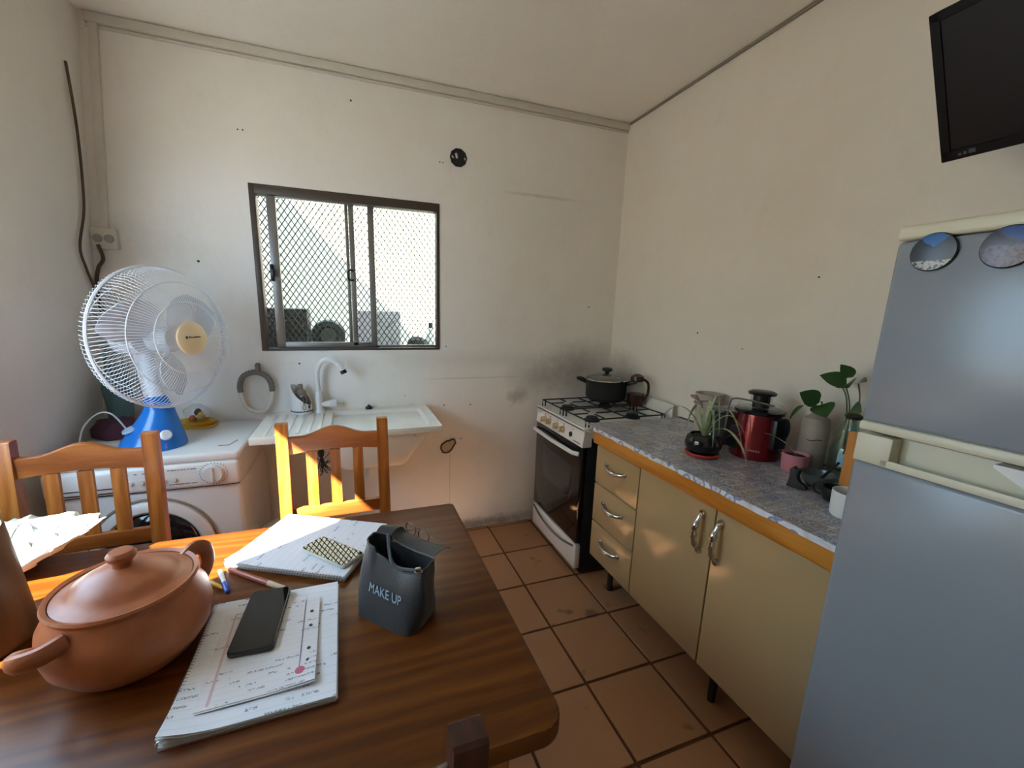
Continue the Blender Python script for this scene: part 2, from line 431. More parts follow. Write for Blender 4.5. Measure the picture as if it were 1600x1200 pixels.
def text_bm(s, size=.03, ext=.0004, shear=0):
    cu = bpy.data.curves.new('lettering', 'FONT'); cu.body = s; cu.size = size; cu.extrude = ext; cu.align_x = 'CENTER'; cu.align_y = 'CENTER'; cu.shear = shear
    o = bpy.data.objects.new('lettering', cu); COL.objects.link(o)
    dg = bpy.context.evaluated_depsgraph_get(); me = bpy.data.meshes.new_from_object(o.evaluated_get(dg))
    bpy.data.objects.remove(o); bm = bmesh.new(); bm.from_mesh(me); bpy.data.meshes.remove(me); bpy.data.curves.remove(cu)
    return bm

ROOT = {}
def finish(bm, name, mat, M=None, sharp=38):
    if M is not None: bmesh.ops.transform(bm, matrix=M.inverted(), verts=bm.verts)
    bmesh.ops.remove_doubles(bm, verts=bm.verts, dist=1e-6)
    for f in bm.faces: f.smooth = True
    lim = math.radians(sharp)
    for e in bm.edges:
        if len(e.link_faces) == 2:
            try:
                if e.calc_face_angle() > lim: e.smooth = False
            except ValueError: pass
    me = bpy.data.meshes.new(name); bm.to_mesh(me); bm.free()
    for mm in (mat if isinstance(mat, (list, tuple)) else [mat]): me.materials.append(mm)
    return me
def thing(name, label, cat, loc=(0, 0, 0), rz=0, group=None, kind=None):
    o = bpy.data.objects.new(name, None); COL.objects.link(o); o.location = loc; o.rotation_euler = (0, 0, rz); o.empty_display_size = .05
    if label: o['label'] = label
    if cat: o['category'] = cat
    if group: o['group'] = group
    if kind: o['kind'] = kind
    ROOT[o] = Matrix.Translation(loc) @ Matrix.Rotation(rz, 4, 'Z'); return o
def part(name, bm, mat, parent, label=None, kind=None, local=False, sharp=38):
    M = ROOT[parent]; me = finish(bm, name, mat, None if local else M, sharp)
    o = bpy.data.objects.new(name, me); COL.objects.link(o); o.parent = parent; ROOT[o] = M
    if label: o['label'] = label
    if kind: o['kind'] = kind
    return o
def single(name, bm, mat, label, cat, group=None, loc=None, sharp=38):
    """a thing that is one mesh; loc = its base in world space"""
    M = Matrix.Translation(loc) if loc else Matrix.Identity(4)
    o = bpy.data.objects.new(name, finish(bm, name, mat, M, sharp)); COL.objects.link(o)
    if loc: o.location = loc
    o['label'] = label; o['category'] = cat
    if group: o['group'] = group
    ROOT[o] = M; return o
def struct(name, bm, mat, parent=None, sharp=38):
    o = bpy.data.objects.new(name, finish(bm, name, mat, None, sharp)); COL.objects.link(o); o['kind'] = 'structure'
    ROOT[o] = Matrix.Identity(4)
    if parent: o.parent = parent
    return o
def copy_tree(o, parent=None):
    c = o.copy(); COL.objects.link(c)
    if parent: c.parent = parent; c.matrix_parent_inverse = o.matrix_parent_inverse.copy()
    for ch in list(o.children): copy_tree(ch, c)
    return c

# ================================================================== THE ROOM
CEIL = 2.634; YF = -3.7; XL = -2.95; LEAN = .0797
def xl(z): return XL + LEAN*z
bm = nb(); box(bm, -3.2, .15, YF-.15, .15, -.12, -.006); floor = struct('floor', bm, M_grout)
# floor tiles: one mesh, laid in a loop with slightly uneven height
bm = nb(); P = .3145; box(bm, -P/2+.0058, P/2-.0058, -P/2+.0058, P/2-.0058, -.006, .0, .0018, 1)
tile_me = finish(bm, 'tile', M_tile)
for i in range(-6, 3):
    for j in range(-10, 3):
        cx, cy = -.891+P/2+i*P, -.658+P/2+j*P
        if cx-P/2 > -.0 or cx+P/2 < -2.95 or cy-P/2 > -.01 or cy+P/2 < YF: continue
        o = bpy.data.objects.new('tile', tile_me); COL.objects.link(o); o.parent = floor
        o.location = (cx+random.uniform(-.0012, .0012), cy+random.uniform(-.0012, .0012), random.uniform(-.0010, 0)); o.rotation_euler = (0, 0, random.uniform(-.003, .003)+random.choice((0, PI/2, PI)))
WX0, WX1, WZ0, WZ1 = -2.17, -1.22, 1.214, 2.038
bm = nb()
for a in ((-3.1, WX0, 0, CEIL), (WX1, .15, 0, CEIL), (WX0, WX1, 0, WZ0), (WX0, WX1, WZ1, CEIL)):
    box(bm, a[0], a[1], 0, .06, a[2]-(.1 if a[2] == 0 else 0), a[3] if a[3] != CEIL else CEIL+.02)
wall_back = struct('wall_back', bm, M_wall_back)
bm = nb(); box(bm, 0, .15, YF, 0, -.1, CEIL+.02); wall_right = struct('wall_right', bm, M_wall)
DY0, DY1, DZ, DS = -1.97, -.73, 2.045, .93
bm = nb()
for y0, y1, z0, z1 in ((YF, DY0, -.1, CEIL+.02), (DY1, 0, -.1, CEIL+.02), (DY0, DY1, DZ, CEIL+.02), (DY0, DY1, -.1, DS)): box(bm, -.15, 0, y0, y1, z0, z1)
for v in bm.verts: v.co.x += xl(v.co.z)
wall_left = struct('wall_left', bm, M_wall)
bm = nb(); box(bm, -3.2, .15, YF-.15, YF, -.1, CEIL+.02); struct('wall_front', bm, M_wall)
bm = nb(); box(bm, -3.2, .15, YF-.15, .15, CEIL, CEIL+.1); struct('ceiling', bm, M_ceil)
# cornice strip along the back wall and a grey strip imitating the shadow line on the right wall
bm = nb(); box(bm, -2.72, -.005, -.022, -.001, CEIL-.042, CEIL-.003, .004); box(bm, -2.72, -.005, -.012, -.001, CEIL-.056, CEIL-.044, .003); struct('trim_1', bm, M_trim)
bm = nb(); box(bm, -.012, -.001, YF, -.024, CEIL-.014, CEIL-.001, .003); struct('ceiling_shadow_strip', bm, M_dark_line if False else plain('grey_shadow_line', '#8a8478', .7))
# the open window in the left wall: trim round the opening
bm = nb()
for y0, y1, z0, z1 in ((DY0-.05, DY0, DS, DZ+.05), (DY1, DY1+.05, DS, DZ+.05), (DY0, DY1, DZ, DZ+.05), (DY0-.05, DY1+.05, DS-.04, DS)): box(bm, -.0, .012, y0, y1, z0, z1, .003)
for v in bm.verts: v.co.x += xl(v.co.z)
struct('window_2', bm, M_trim)

# screw holes and plugs in the walls
def wall_dot(parent, p, r, axis):
    bm = nb(); d = Vector((0, -1, 0)) if axis == 'y' else Vector((-1, 0, 0))
    r *= .75; cyl(bm, Vector(p)+d*-.002, Vector(p)+d*.003, r, r*.8, 7); o = part('wall_plug', bm, M_black_soft, parent); o['kind'] = 'structure'
for x, z, r in ((-1.674, 2.482, .007), (-2.193, 2.27, .005), (-2.172, 2.271, .005), (-2.413, 1.654, .009), (-1.217, 2.256, .005), (-1.199, 2.255, .005), (-1.18, 1.234, .005),
                (-1.022, .863, .006), (-1.083, .641, .006), (-1.192, .867, .006), (-1.996, 1.143, .007), (-1.431, .939, .004), (-.202, 1.493, .006)):
    wall_dot(wall_back, (x, 0, z), r, 'y')
for y, z, r in ((-.753, 1.366, .006), (-1.315, 1.612, .005), (-1.029, 1.308, .004)): wall_dot(wall_right, (0, y, z), r, 'x')

# ------------------------------------------------------------------ window
win = thing('window_1', None, None, (WX0, .05, WZ0), kind='structure')
bm = nb(); F0, F1 = -.006, .058
box(bm, WX0, WX0+.028, F0, F1, WZ0, WZ1, .003); box(bm, WX1-.016, WX1, F0, F1, WZ0, WZ1, .003)
box(bm, WX0+.02, WX1-.01, F0, F1, WZ1-.045, WZ1, .003); box(bm, WX0+.02, WX1-.01, F0, F1, WZ0, WZ0+.014, .003)
part('window_frame', bm, M_bronze, win)
bm = nb(); sx0, sx1 = -2.10, -1.585; sz0, sz1 = WZ0+.014, WZ1-.04
box(bm, sx0, sx0+.042, .02, .042, sz0, sz1, .003); box(bm, sx1-.126, sx1-.098, .02, .042, sz0+.01, sz1, .003)
box(bm, sx0+.04, sx1, .02, .042, sz0, sz0+.03, .003); box(bm, sx0+.04, sx1-.09, .02, .042, sz1-.008, sz1+.004, .003)
sash = part('sliding_sash', bm, M_alu, win, 'aluminium sliding sash drawn part way across')
bm = nb(); box(bm, sx0+.035, sx1-.12, .029, .033, sz0+.02, sz1-.015); part('pane', bm, M_glass, sash)
bm = nb(); box(bm, sx0-.005, sx0+.012, .004, .02, 1.575, 1.66, .004); box(bm, sx0+.0, sx0+.022, -.004, .006, 1.60, 1.635, .004); part('latch', bm, M_black, sash)
bm = nb(); tube(bm, spline([(sx1-.11, .02, 1.60), (sx1-.135, .008, 1.60), (sx1-.14, .005, 1.625), (sx1-.135, .008, 1.65), (sx1-.11, .02, 1.65)], 4), .005, 6); part('pull', bm, M_black, sash)
bm = nb(); box(bm, -1.612, -1.578, .044, .057, sz0, sz1, .003); box(bm, -1.585, WX1-.012, .044, .057, sz0-.004, sz0+.012, .003); box(bm, -1.73, -1.712, .045, .057, sz0, sz1, .003)
fx = part('fixed_light', bm, M_alu, win)
bm = nb(); box(bm, -1.59, WX1-.012, .049, .052, sz0+.005, sz1); part('pane', bm, M_glass, fx)
# expanded-metal security mesh on the outside: two families of strands
bm = nb(); dw, dh = .0305, .0445; W, H = WX1-WX0, WZ1-WZ0; ym = .068; k = 0
def strand(x0, z0, x1, z1, off):
    p, q = Vector((WX0+x0, ym+off, WZ0+z0)), Vector((WX0+x1, ym+off, WZ0+z1)); d = (q-p).normalized(); nrm = Vector((-d.z, 0, d.x))*.0023; dy = Vector((0, .0018, 0))
    a = [p+nrm+dy, p-nrm+dy, p-nrm-dy, p+nrm-dy]; b = [v+(q-p) for v in a]
    A = [bm.verts.new(v) for v in a]; B = [bm.verts.new(v) for v in b]
    for i in range(4): bm.faces.new((A[i], A[(i+1) % 4], B[(i+1) % 4], B[i]))
sl_ = dh/dw
c = -H
while c < W*sl_:
    for sgn in (1, -1):
        pts = []
        for x, z in ((max(0, c/sl_), None), (min(W, (c+H)/sl_), None)):
            pts.append((x, x*sl_-c))
        (xa, za), (xb, zb) = pts
        if xb > xa:
            if sgn < 0: za, zb = H-za, H-zb
            strand(xa, za, xb, zb, .001*sgn)
    c += dh
part('security_mesh', bm, plain('mesh_wire', '#57544e', .6, metal=.4), win, 'diamond expanded metal mesh outside the panes', kind='stuff')

# ------------------------------------------------------------------ outside
bm = nb(); box(bm, -12, 12, .15, 9, -.3, -.1); box(bm, -12, 6, -12, -3.85, -.3, -.1); box(bm, -12, -3.2, -3.85, .15, -.3, -.1); struct('ground', bm, M_concrete)
bm = nb(); box(bm, -6, 8, 4.0, 4.2, -.1, 5.2); struct('wall_outside_back', bm, M_outwall)
bm = nb(); box(bm, -3.4, -3.2, -.3, 4.0, -.1, 3.67); struct('wall_outside_left', bm, M_outwall)
bm = nb(); box(bm, -5.6, -5.4, -3.6, -.3, -.1, 2.3); struct('added_sky_screen', bm, M_outwall)  # unseen wall added to cut low sky light through the left window
bm = nb(); box(bm, -5.6, -5.35, -3.12, -2.0, -.1, 5.2); struct('added_sun_blocker', bm, M_outwall)  # added out of view to keep sun off the left window's back part
bm = nb(); box(bm, -2.7, -.9, .2, .62, 1.14, 1.175, .004)
for x in (-2.6, -1.8, -1.0): box(bm, x-.02, x+.02, .24, .58, -.1, 1.14)
single('outdoor_bench', bm, M_concrete, 'narrow outdoor shelf just outside the window carrying stored things', 'shelf', loc=(-1.8, .4, -.1))
bm = nb(); box(bm, -2.27, -1.965, .27, .50, 1.176, 1.436, .012)
t = thing('loudspeaker', 'dark boxy loudspeaker behind the left of the window mesh', 'loudspeaker', (-2.115, .40, 1.176))
part('cabinet', bm, plain('speaker_black', '#0c0c0d', .7), t)
bm = nb(); lathe(bm, [(.0, .004), (.035, .012), (.085, -.004), (.10, .006), (.10, 0)], (-2.06, .268, 1.275), 28, Matrix.Rotation(PI/2, 4, 'X')); part('cone', bm, M_black, t)
t = thing('drum_canister', 'dark round canister lying on its side beside the loudspeaker outside', 'canister', (-1.855, .40, 1.176))
bm = nb(); lathe(bm, [(0, -.12), (.075, -.12), (.098, -.10), (.098, .09), (.088, .105), (.06, .112), (.05, .10), (.0, .10)], (-1.855, .40, 1.275), 32, Matrix.Rotation(PI/2, 4, 'X')); part('shell', bm, plain('dark_olive', '#1b1d1a', .5), t)
bm = nb(); lathe(bm, [(.046, .10), (.046, .122), (.03, .13), (0, .13)], (-1.855, .40, 1.275), 24, Matrix.Rotation(PI/2, 4, 'X')); part('hub', bm, plain('olive_hub', '#3c3c33', .45), t)
t = thing('carton', 'grey white carton with crossed marks standing outside the window', 'carton', (-1.54, .42, 1.176))
bm = nb(); box(bm, -1.675, -1.41, .34, .50, 1.176, 1.432, .004); part('body', bm, M_carton, t)
for x0, z0, x1, z1 in ((-1.52, 1.30, -1.445, 1.375), (-1.52, 1.295, -1.445, 1.225), (-1.60, 1.34, -1.57, 1.32)):
    bm = nb(); tube(bm, [(x0, .339, z0), (x1, .339, z1)], .003, 4); part('mark', bm, plain('grey_mark', '#6c6c74', .8), t)
t = thing('spray_bottle', 'small clear bottle beside the carton at the window corner', 'bottle', (-1.165, .40, 1.176))
bm = nb(); lathe(bm, [(0, 0), (.032, 0), (.034, .02), (.034, .10), (.014, .135), (.014, .15), (0, .15)], (-1.20, .40, 1.176), 20); part('body', bm, M_whiteplastic, t)
bm = nb(); cyl(bm, (-1.20, .40, 1.326), (-1.20, .40, 1.36), .016); part('cap', bm, M_black, t)
bm = nb(); lathe(bm, [(0, 0), (.05, 0), (.07, .03), (.06, .07), (.03, .09), (0, .095)], (-1.30, .36, 1.176), 24); single('dark_bundle', bm, plain('dark_brown_sack', '#3a3128', .9, var=.3), 'dark rounded sack lying beside the small bottle outside', 'sack', loc=(-1.30, .36, 1.176))

# ------------------------------------------------------------------ things fixed to the walls
bm = nb()
for (x0, z0), (x1, z1) in (((-2.690, CEIL-.04), (-2.757, 1.775)),):
    u = Vector((x1-x0, 0, z1-z0)).normalized(); n_ = Vector((-u.z, 0, u.x))*.015
    a, b = Vector((x0, -.001, z0)), Vector((x1, -.001, z1)); dy = Vector((0, -.018, 0))
    loft(bm, [[a+n_, a-n_, a-n_+dy, a+n_+dy], [b+n_, b-n_, b-n_+dy, b+n_+dy]], smooth=False)
single('cable_duct', bm, M_trim, 'white plastic cable duct running down the corner to the socket', 'duct', sharp=30, loc=(-2.72, 0, 2.2))
t = thing('wall_socket', 'white surface mounted double socket at the foot of the cable duct', 'socket', (-2.755, 0, 1.73))
bm = nb(); box(bm, -2.805, -2.71, -.032, -.001, 1.683, 1.775, .006); part('box', bm, M_trim, t)
for x in (-2.78, -2.738):
    bm = nb(); cyl(bm, (x, -.038, 1.728), (x, -.030, 1.728), .017, .019, 16); part('outlet', bm, plain('socket_grey', '#9b968c', .5), t)
bm = nb(); tube(bm, spline([(-2.78, -.036, 1.70), (-2.776, -.02, 1.64), (-2.80, -.016, 1.60), (-2.815, -.016, 1.537), (-2.81, -.016, 1.486), (-2.815, -.018, 1.42), (-2.78, -.03, 1.30)], 6), .0075, 7)
single('power_cord', bm, M_cable, 'thick brown power cord hanging from the socket behind the fan', 'cord', loc=(-2.8, -.02, 1.3))
bm = nb(); pts = [(-2.748, -.134, 2.382), (-2.757, -.108, 2.267), (-2.766, -.088, 2.156), (-2.780, -.073, 1.986), (-2.792, -.078, 1.83), (-2.804, -.124, 1.678), (-2.811, -.088, 1.589), (-2.818, -.040, 1.52), (-2.812, -.03, 1.46)]
tube(bm, spline(pts, 6), .005, 6); single('wall_cable', bm, M_cable, 'loose dark cable running down the left wall towards the corner', 'cable', loc=(-2.8, -.1, 1.5))
t = thing('junction_box', 'open round black junction box set high in the wall above the window', 'junction box', (-1.112, 0, 2.29))
bm = nb(); lathe(bm, [(.045, .001), (.050, .005), (.044, .006), (.040, .0025), (0, .0022)], (-1.112, 0, 2.29), 10, Matrix.Rotation(PI/2, 4, 'X')); part('rim', bm, M_black_soft, t)
for a, b, q in (((-1.126, -.006, 2.31), (-1.122, -.012, 2.285), .006), ((-1.15, -.007, 2.295), (-1.14, -.007, 2.285), .004), ((-1.078, -.007, 2.292), (-1.072, -.007, 2.282), .004)):
    bm = nb(); tube(bm, [a, b], q, 6); part('terminal', bm, M_trim, t)
# broken plaster hole right of the sink
t = thing('plaster_hole', 'small oval hole broken in the plaster right of the sink', 'hole', (-1.167, 0, .60))
bm = nb(); pts = []
for k in range(18):
    a = 2*PI*k/18; rr = 1+.10*math.sin(3*a+1)+random.uniform(-.08, .08); x, z = .052*rr*math.cos(a), .034*rr*math.sin(a); pts.append((-1.167+x*.85-z*.45, -.004, .598+z*.9+x*.55))
tube(bm, pts, .0055, 6, closed=True); part('rim', bm, plain('broken_plaster_edge', '#5b4a3a', .9, var=.3, scale=60), t)
bm = nb(); prism(bm, [(p[0], p[2]) for p in pts], -.003, .0, Matrix(((1, 0, 0, 0), (0, 0, 1, 0), (0, 1, 0, 0), (0, 0, 0, 1)))); part('fill', bm, plain('raw_plaster', '#c9b99f', .9, var=.25, scale=40), t)
# grey drain hose looped on a hook
t = thing('drain_hose', 'grey corrugated hose looped over a hook left of the tap', 'hose', (-2.205, -.03, .89))
bm = nb(); pts = spline([(-2.282, -.03, 1.0), (-2.282, -.03, 1.04), (-2.262, -.03, 1.085), (-2.21, -.03, 1.105), (-2.16, -.03, 1.085), (-2.138, -.03, 1.045), (-2.134, -.03, 1.0)], 8)
tube(bm, pts, [.013+.002*(i % 2) for i in range(len(pts))], 8); part('crown', bm, plain('dark_grey_hose', '#7a7169', .7), t)
bm = nb(); pts = spline([(-2.282, -.03, 1.0), (-2.275, -.03, .95), (-2.25, -.03, .905), (-2.20, -.035, .888), (-2.16, -.03, .91), (-2.14, -.03, .95), (-2.134, -.03, 1.0)], 8)
tube(bm, pts, [.010+.0015*(i % 2) for i in range(len(pts))], 8); part('loop', bm, plain('pale_grey_hose', '#d3cdc2', .6), t)
bm = nb(); box(bm, -2.205, -2.185, -.04, -.001, 1.108, 1.15, .004); part('hook', bm, plain('dark_grey_hose', '#7a7169'), t)

# ================================================================== DINING TABLE AND CHAIRS
TZ = .77
TX0, TX1, TY0, TY1 = -2.86, -1.40, -1.965, -1.113
tb = thing('dining_table', 'varnished pine dining table with rounded corners and a worn amber top', 'table', ((TX0+TX1)/2, (TY0+TY1)/2, 0))
outline = [(TX0, TY0), (TX1-.045, TY0)] + [(TX1-.045+.045*math.sin(q), TY0+.045-.045*math.cos(q)) for q in (PI/10, PI/5, 3*PI/10, 2*PI/5, PI/2)] + [(TX1-.014+.014*math.cos(q), TY1-.014+.014*math.sin(q)) for q in (0, PI/4, PI/2)] + [(TX0, TY1)]
bm = nb(); prism(bm, outline, TZ-.042, TZ, None, .009); part('tabletop', bm, M_table, tb)
bm = nb(); box(bm, TX0+.07, TX1-.09, TY0+.07, TY0+.095, TZ-.13, TZ-.042, .002); box(bm, TX0+.07, TX1-.09, TY1-.095, TY1-.07, TZ-.13, TZ-.042, .002)
box(bm, TX0+.07, TX0+.095, TY0+.07, TY1-.07, TZ-.13, TZ-.042, .002); box(bm, TX1-.115, TX1-.09, TY0+.07, TY1-.07, TZ-.13, TZ-.042, .002); part('apron', bm, M_table, tb)
for x in (TX0+.055, TX1-.115):
    for y in (TY0+.095, TY1-.095):
        bm = nb(); loft(bm, [[(x+a*s, y+b*s, z) for a, b in ((-1, -1), (1, -1), (1, 1), (-1, 1))] for s, z in ((.024, 0), (.034, TZ-.042))], smooth=False); part('leg', bm, M_chair_v, tb)

def make_chair(label, loc, rz, mv=M_chair_v, mh=M_chair_h, H=1.03):
    """back at local y=0, seat runs towards local -y"""
    t = thing('dining_chair', label, 'chair', loc, rz, 'slat-back dining chairs around the table')
    W = .20; p = .0225
    for s in (-1, 1):
        x = s*(W-p)
        bm = nb()
        loft(bm, [[(x+a*p*.9, y+b*q, z) for a, b in ((-1, -1), (1, -1), (1, 1), (-1, 1))] for z, y, q in ((0, -.05, .020), (.44, -.045, .022), (.62, -.025, .021), (.85, -.004, .020), (H-.004, .008, .018), (H, .008, .013))], smooth=False)
        part('back_post', bm, mv, t, local=True)
        bm = nb(); loft(bm, [[(x*.98+a*q, -.40+b*q, z) for a, b in ((-1, -1), (1, -1), (1, 1), (-1, 1))] for z, q in ((0, .018), (.435, .021))], smooth=False); part('front_leg', bm, mv, t, local=True)
    n = 22; x0, x1 = -W+2*p-.006, W-2*p+.006; bm = nb(); rings = []
    for i in range(n+1):
        x = x0+(x1-x0)*i/n; u = x/(x1)
        hump = .032*(math.cos(PI*min(1, abs(u)/.72))*.5+.5)
        zt = H-.052+hump; zb = H-.118+.010*(1-u*u); y = .002+.006*(1-u*u)
        rings.append([(x, y-.011, zb), (x, y+.011, zb), (x, y+.013, zt-.004), (x, y+.008, zt), (x, y-.006, zt), (x, y-.011, zt-.004)])
    loft(bm, rings, smooth=False); part('top_rail', bm, mh, t, local=True, sharp=50)
    bm = nb(); box(bm, x0, x1, -.028, -.006, .655, .705, .004); part('bottom_rail', bm, mh, t, local=True)
    for k in (-1, 0, 1):
        bm = nb(); x = k*.083
        loft(bm, [[(x+a*.019, y+b*.007, z) for a, b in ((-1, -1), (1, -1), (1, 1), (-1, 1))] for z, y in ((.70, -.016), (.80, -.006), (H-.112, .002))], smooth=False); part('slat', bm, mv, t, local=True)
    bm = nb(); box(bm, -W+.002, W-.002, -.425, -.025, .435, .46, .008); part('seat', bm, mh, t, local=True)
    bm = nb()
    for y in (-.40, -.045): box(bm, -W+.04, W-.04, y-.009, y+.009, .375, .435)
    for s in (-1, 1): box(bm, s*(W-.022)-.009, s*(W-.022)+.009, -.385, -.06, .375, .435)
    part('seat_rail', bm, mh, t, local=True)
    for s in (-1, 1):
        bm = nb(); box(bm, s*(W-.022)-.008, s*(W-.022)+.008, -.39, -.06, .17, .20); part('stretcher', bm, mh, t, local=True)
    bm = nb(); box(bm, -W+.03, W-.03, -.24, -.222, .172, .198); part('stretcher', bm, mh, t, local=True)
    return t
make_chair('sunlit orange pine chair at the table in front of the sink', (-1.800, -.845, 0), .02)
make_chair('shaded orange pine chair in front of the washing machine', (-2.545, -.862, 0), .045)
make_chair('dark stained chair whose post top rises at the near table edge', (-1.795, -2.085, 0), PI, M_dark_v, M_dark_v, .985)

# ================================================================== WASHING MACHINE
wx0, wx1, wy0, wy1 = -2.835, -2.19, -.567, -.035
wm = thing('washing_machine', 'white front loading washing machine under the blue fan', 'washing machine', ((wx0+wx1)/2, (wy0+wy1)/2, 0))
bm = nb(); box(bm, wx0, wx1, wy0+.012, wy1, .02, .705, .022, 3); box(bm, wx0+.004, wx1-.004, wy0+.03, wy1, .70, .815, .01); part('body', bm, M_wm, wm)
bm = nb(); box(bm, wx0-.002, wx1+.002, wy0+.004, wy1+.002, .812, .85, .014, 3); part('lid', bm, M_wm, wm)
bm = nb(); box(bm, wx0+.002, wx1-.002, wy0-.004, wy0+.06, .708, .812, .014, 3); pan = part('control_panel', bm, M_wm_panel, wm)
bm = nb(); box(bm, wx0+.03, wx0+.245, wy0-.010, wy0+.02, .722, .80, .007); dr = part('detergent_drawer', bm, M_wm_panel, pan)
bm = nb(); box(bm, wx0+.05, wx0+.22, wy0-.0115, wy0-.006, .738, .742); box(bm, wx0+.03, wx0+.245, wy0-.006, wy0, .7185, .7215); part('drawer_seam', bm, M_dark_line, pan)
bm = nb(); KX = -2.283; cyl(bm, (KX, wy0-.004, .765), (KX, wy0-.024, .765), .038, .034, 32); box(bm, KX-.004, KX+.004, wy0-.031, wy0-.022, .733, .797, .003); part('programme_knob', bm, M_whiteplastic, pan)
bm = nb()
for k in range(26):
    a = 2*PI*k/26; cyl(bm, (KX+.049*math.cos(a), wy0-.0045, .765+.045*math.sin(a)), (KX+.049*math.cos(a), wy0-.0052, .765+.045*math.sin(a)), .0022, n=6)
for r in range(2):
    for k in range(9): box(bm, -2.44+.0+k*.011, -2.434+k*.011+random.uniform(0, .004), wy0-.0052, wy0-.0045, .79-.06*r, .793-.06*r)
for k in range(4): box(bm, -2.575+k*.026, -2.566+k*.026, wy0-.0052, wy0-.0045, .786, .789)
part('printed_marks', bm, M_grey_print, pan, kind='stuff')
for k in range(5):
    bm = nb(); cyl(bm, (-2.565+k*.036, wy0-.004, .752), (-2.565+k*.036, wy0-.010, .752), .010, .009, 14); part('button', bm, M_whiteplastic, pan)
DC = (-2.515, wy0+.012, .455)
bm = nb(); lathe(bm, [(.222, 0), (.224, .004), (.217, .007), (.213, .002), (.213, 0)], DC, 48, Matrix.Rotation(PI/2, 4, 'X')); part('door_seal', bm, plain('brown_grey_seal', '#8a7f70', .6), wm)
bm = nb(); lathe(bm, [(.212, 0), (.212, .018), (.196, .030), (.176, .032), (.166, .022), (.166, .008)], DC, 48, Matrix.Rotation(PI/2, 4, 'X')); dd = part('door', bm, M_wm, wm)
bm = nb(); lathe(bm, [(.166, .010), (.155, .024), (.12, .036), (.06, .044), (0, .046)], DC, 40, Matrix.Rotation(PI/2, 4, 'X')); part('door_glass', bm, M_wm_glass, dd)
bm = nb(); box(bm, wx0+.01, wx1-.01, wy0+.009, wy0+.02, .7045, .7085); part('panel_seam', bm, M_dark_line, wm)
bm = nb(); tube(bm, [(-2.285, -.47, .8505), (-2.245, -.47, .8505), (-2.228, -.40, .8505)], .0018, 4); part('lid_mark', bm, M_dark_line, wm)
for x in (wx0+.06, wx1-.06):
    for y in (wy0+.07, wy1-.06):
        bm = nb(); cyl(bm, (x, y, 0), (x, y, .025), .022); part('foot', bm, M_black, wm)

# ================================================================== DESK FAN
FC = Vector((-2.455, -.395, 1.308)); FR = .282; phi = math.radians(60)
fn_ = Vector((math.sin(phi), -math.cos(phi), .03)).normalized()
fan = thing('desk_fan', 'white desk fan with a blue base on the washing machine', 'fan', (-2.535, -.40, .85))
FM = Matrix.Translation(FC) @ (-fn_).to_track_quat('-Z', 'Y').to_matrix().to_4x4()   # local +z = blowing direction
def fpt(r, a, z): return FM @ Vector((r*math.cos(a), r*math.sin(a), z))
bm = nb(); rings = []
for z, cx, rx, ry in ((.851, -2.537, .118, .112), (.862, -2.537, .118, .112), (.885, -2.533, .110, .104), (.93, -2.522, .090, .084), (.97, -2.512, .070, .066), (1.0, -2.505, .057, .054), (1.015, -2.503, .053, .050)):
    rings.append([(cx+rx*math.cos(2*PI*k/36), -.40+ry*math.sin(2*PI*k/36), z) for k in range(36)])
loft(bm, rings); part('base', bm, M_blue, fan)
bm = nb(); lathe(bm, [(.030, 0), (.028, .008), (.0, .010)], (-2.592, -.442, .935), 20, Matrix.Rotation(.25, 4, 'X') @ Matrix.Rotation(-.35, 4, 'Y')); part('base_cap', bm, plain('fan_light_blue', '#9fb6cf', .3), fan)
bm = nb(); lathe(bm, [(.021, 0), (.021, .010), (.016, .016), (0, .016)], (-2.462, -.482, .915), 20, Matrix.Rotation(math.radians(35), 4, 'Z') @ Matrix.Rotation(math.radians(65), 4, 'X')); part('speed_knob', bm, M_fan_white, fan)
bm = nb(); loft(bm, [[(cx+rx*math.cos(2*PI*k/20), cy+rx*math.sin(2*PI*k/20), z) for k in range(20)] for z, cx, cy, rx in ((1.01, -2.503, -.40, .05), (1.06, -2.515, -.39, .040), (1.065, -2.515, -.39, .036))]); part('neck', bm, M_blue, fan)
bm = nb(); loft(bm, [[(cx+rx*math.cos(2*PI*k/20), cy+rx*math.sin(2*PI*k/20), z) for k in range(20)] for z, cx, cy, rx in ((1.06, -2.517, -.388, .034), (1.15, -2.54, -.36, .032), (1.26, -2.56, -.33, .034))]); part('motor_stalk', bm, M_fan_white, fan)
bm = nb(); lathe(bm, [(0, -.23), (.05, -.225), (.075, -.19), (.078, -.10), (.07, -.085), (0, -.085)], (0, 0, 0), 28, FM); part('motor_housing', bm, M_fan_white, fan)
bm = nb(); lathe(bm, [(0, .06), (.045, .058), (.058, .04), (.06, -.03), (0, -.03)], (0, 0, 0), 28, FM); part('hub', bm, M_blade, fan)
for b in range(3):
    bm = nb(); a0 = 2*PI*b/3+.4
    def bf(u, v):
        r = .05+.195*u; wd = .22+.42*math.sin(PI*min(1, .25+u*.75))
        a = a0+(v-.5)*wd*2.0+.25*u
        return fpt(r*(1-.08*abs(v-.5)*u), a, .015-(v-.5)*.075+.0*u)
    grid(bm, bf, 8, 8, .003); part('blade', bm, M_blade, fan)
def guard(name, prof, n, r):
    bm = nb()
    for k in range(n):
        a = 2*PI*k/n; tw = .12
        tube(bm, [fpt(pr, a+tw*i/len(prof), pz) for i, (pr, pz) in enumerate(prof)], r, 4, caps=False)
    return bm
front = [(.062, .135), (.12, .132), (.18, .118), (.235, .090), (.268, .055), (.282, .012)]
back = [(.08, -.10), (.14, -.10), (.21, -.085), (.255, -.06), (.284, -.02), (.286, .008)]
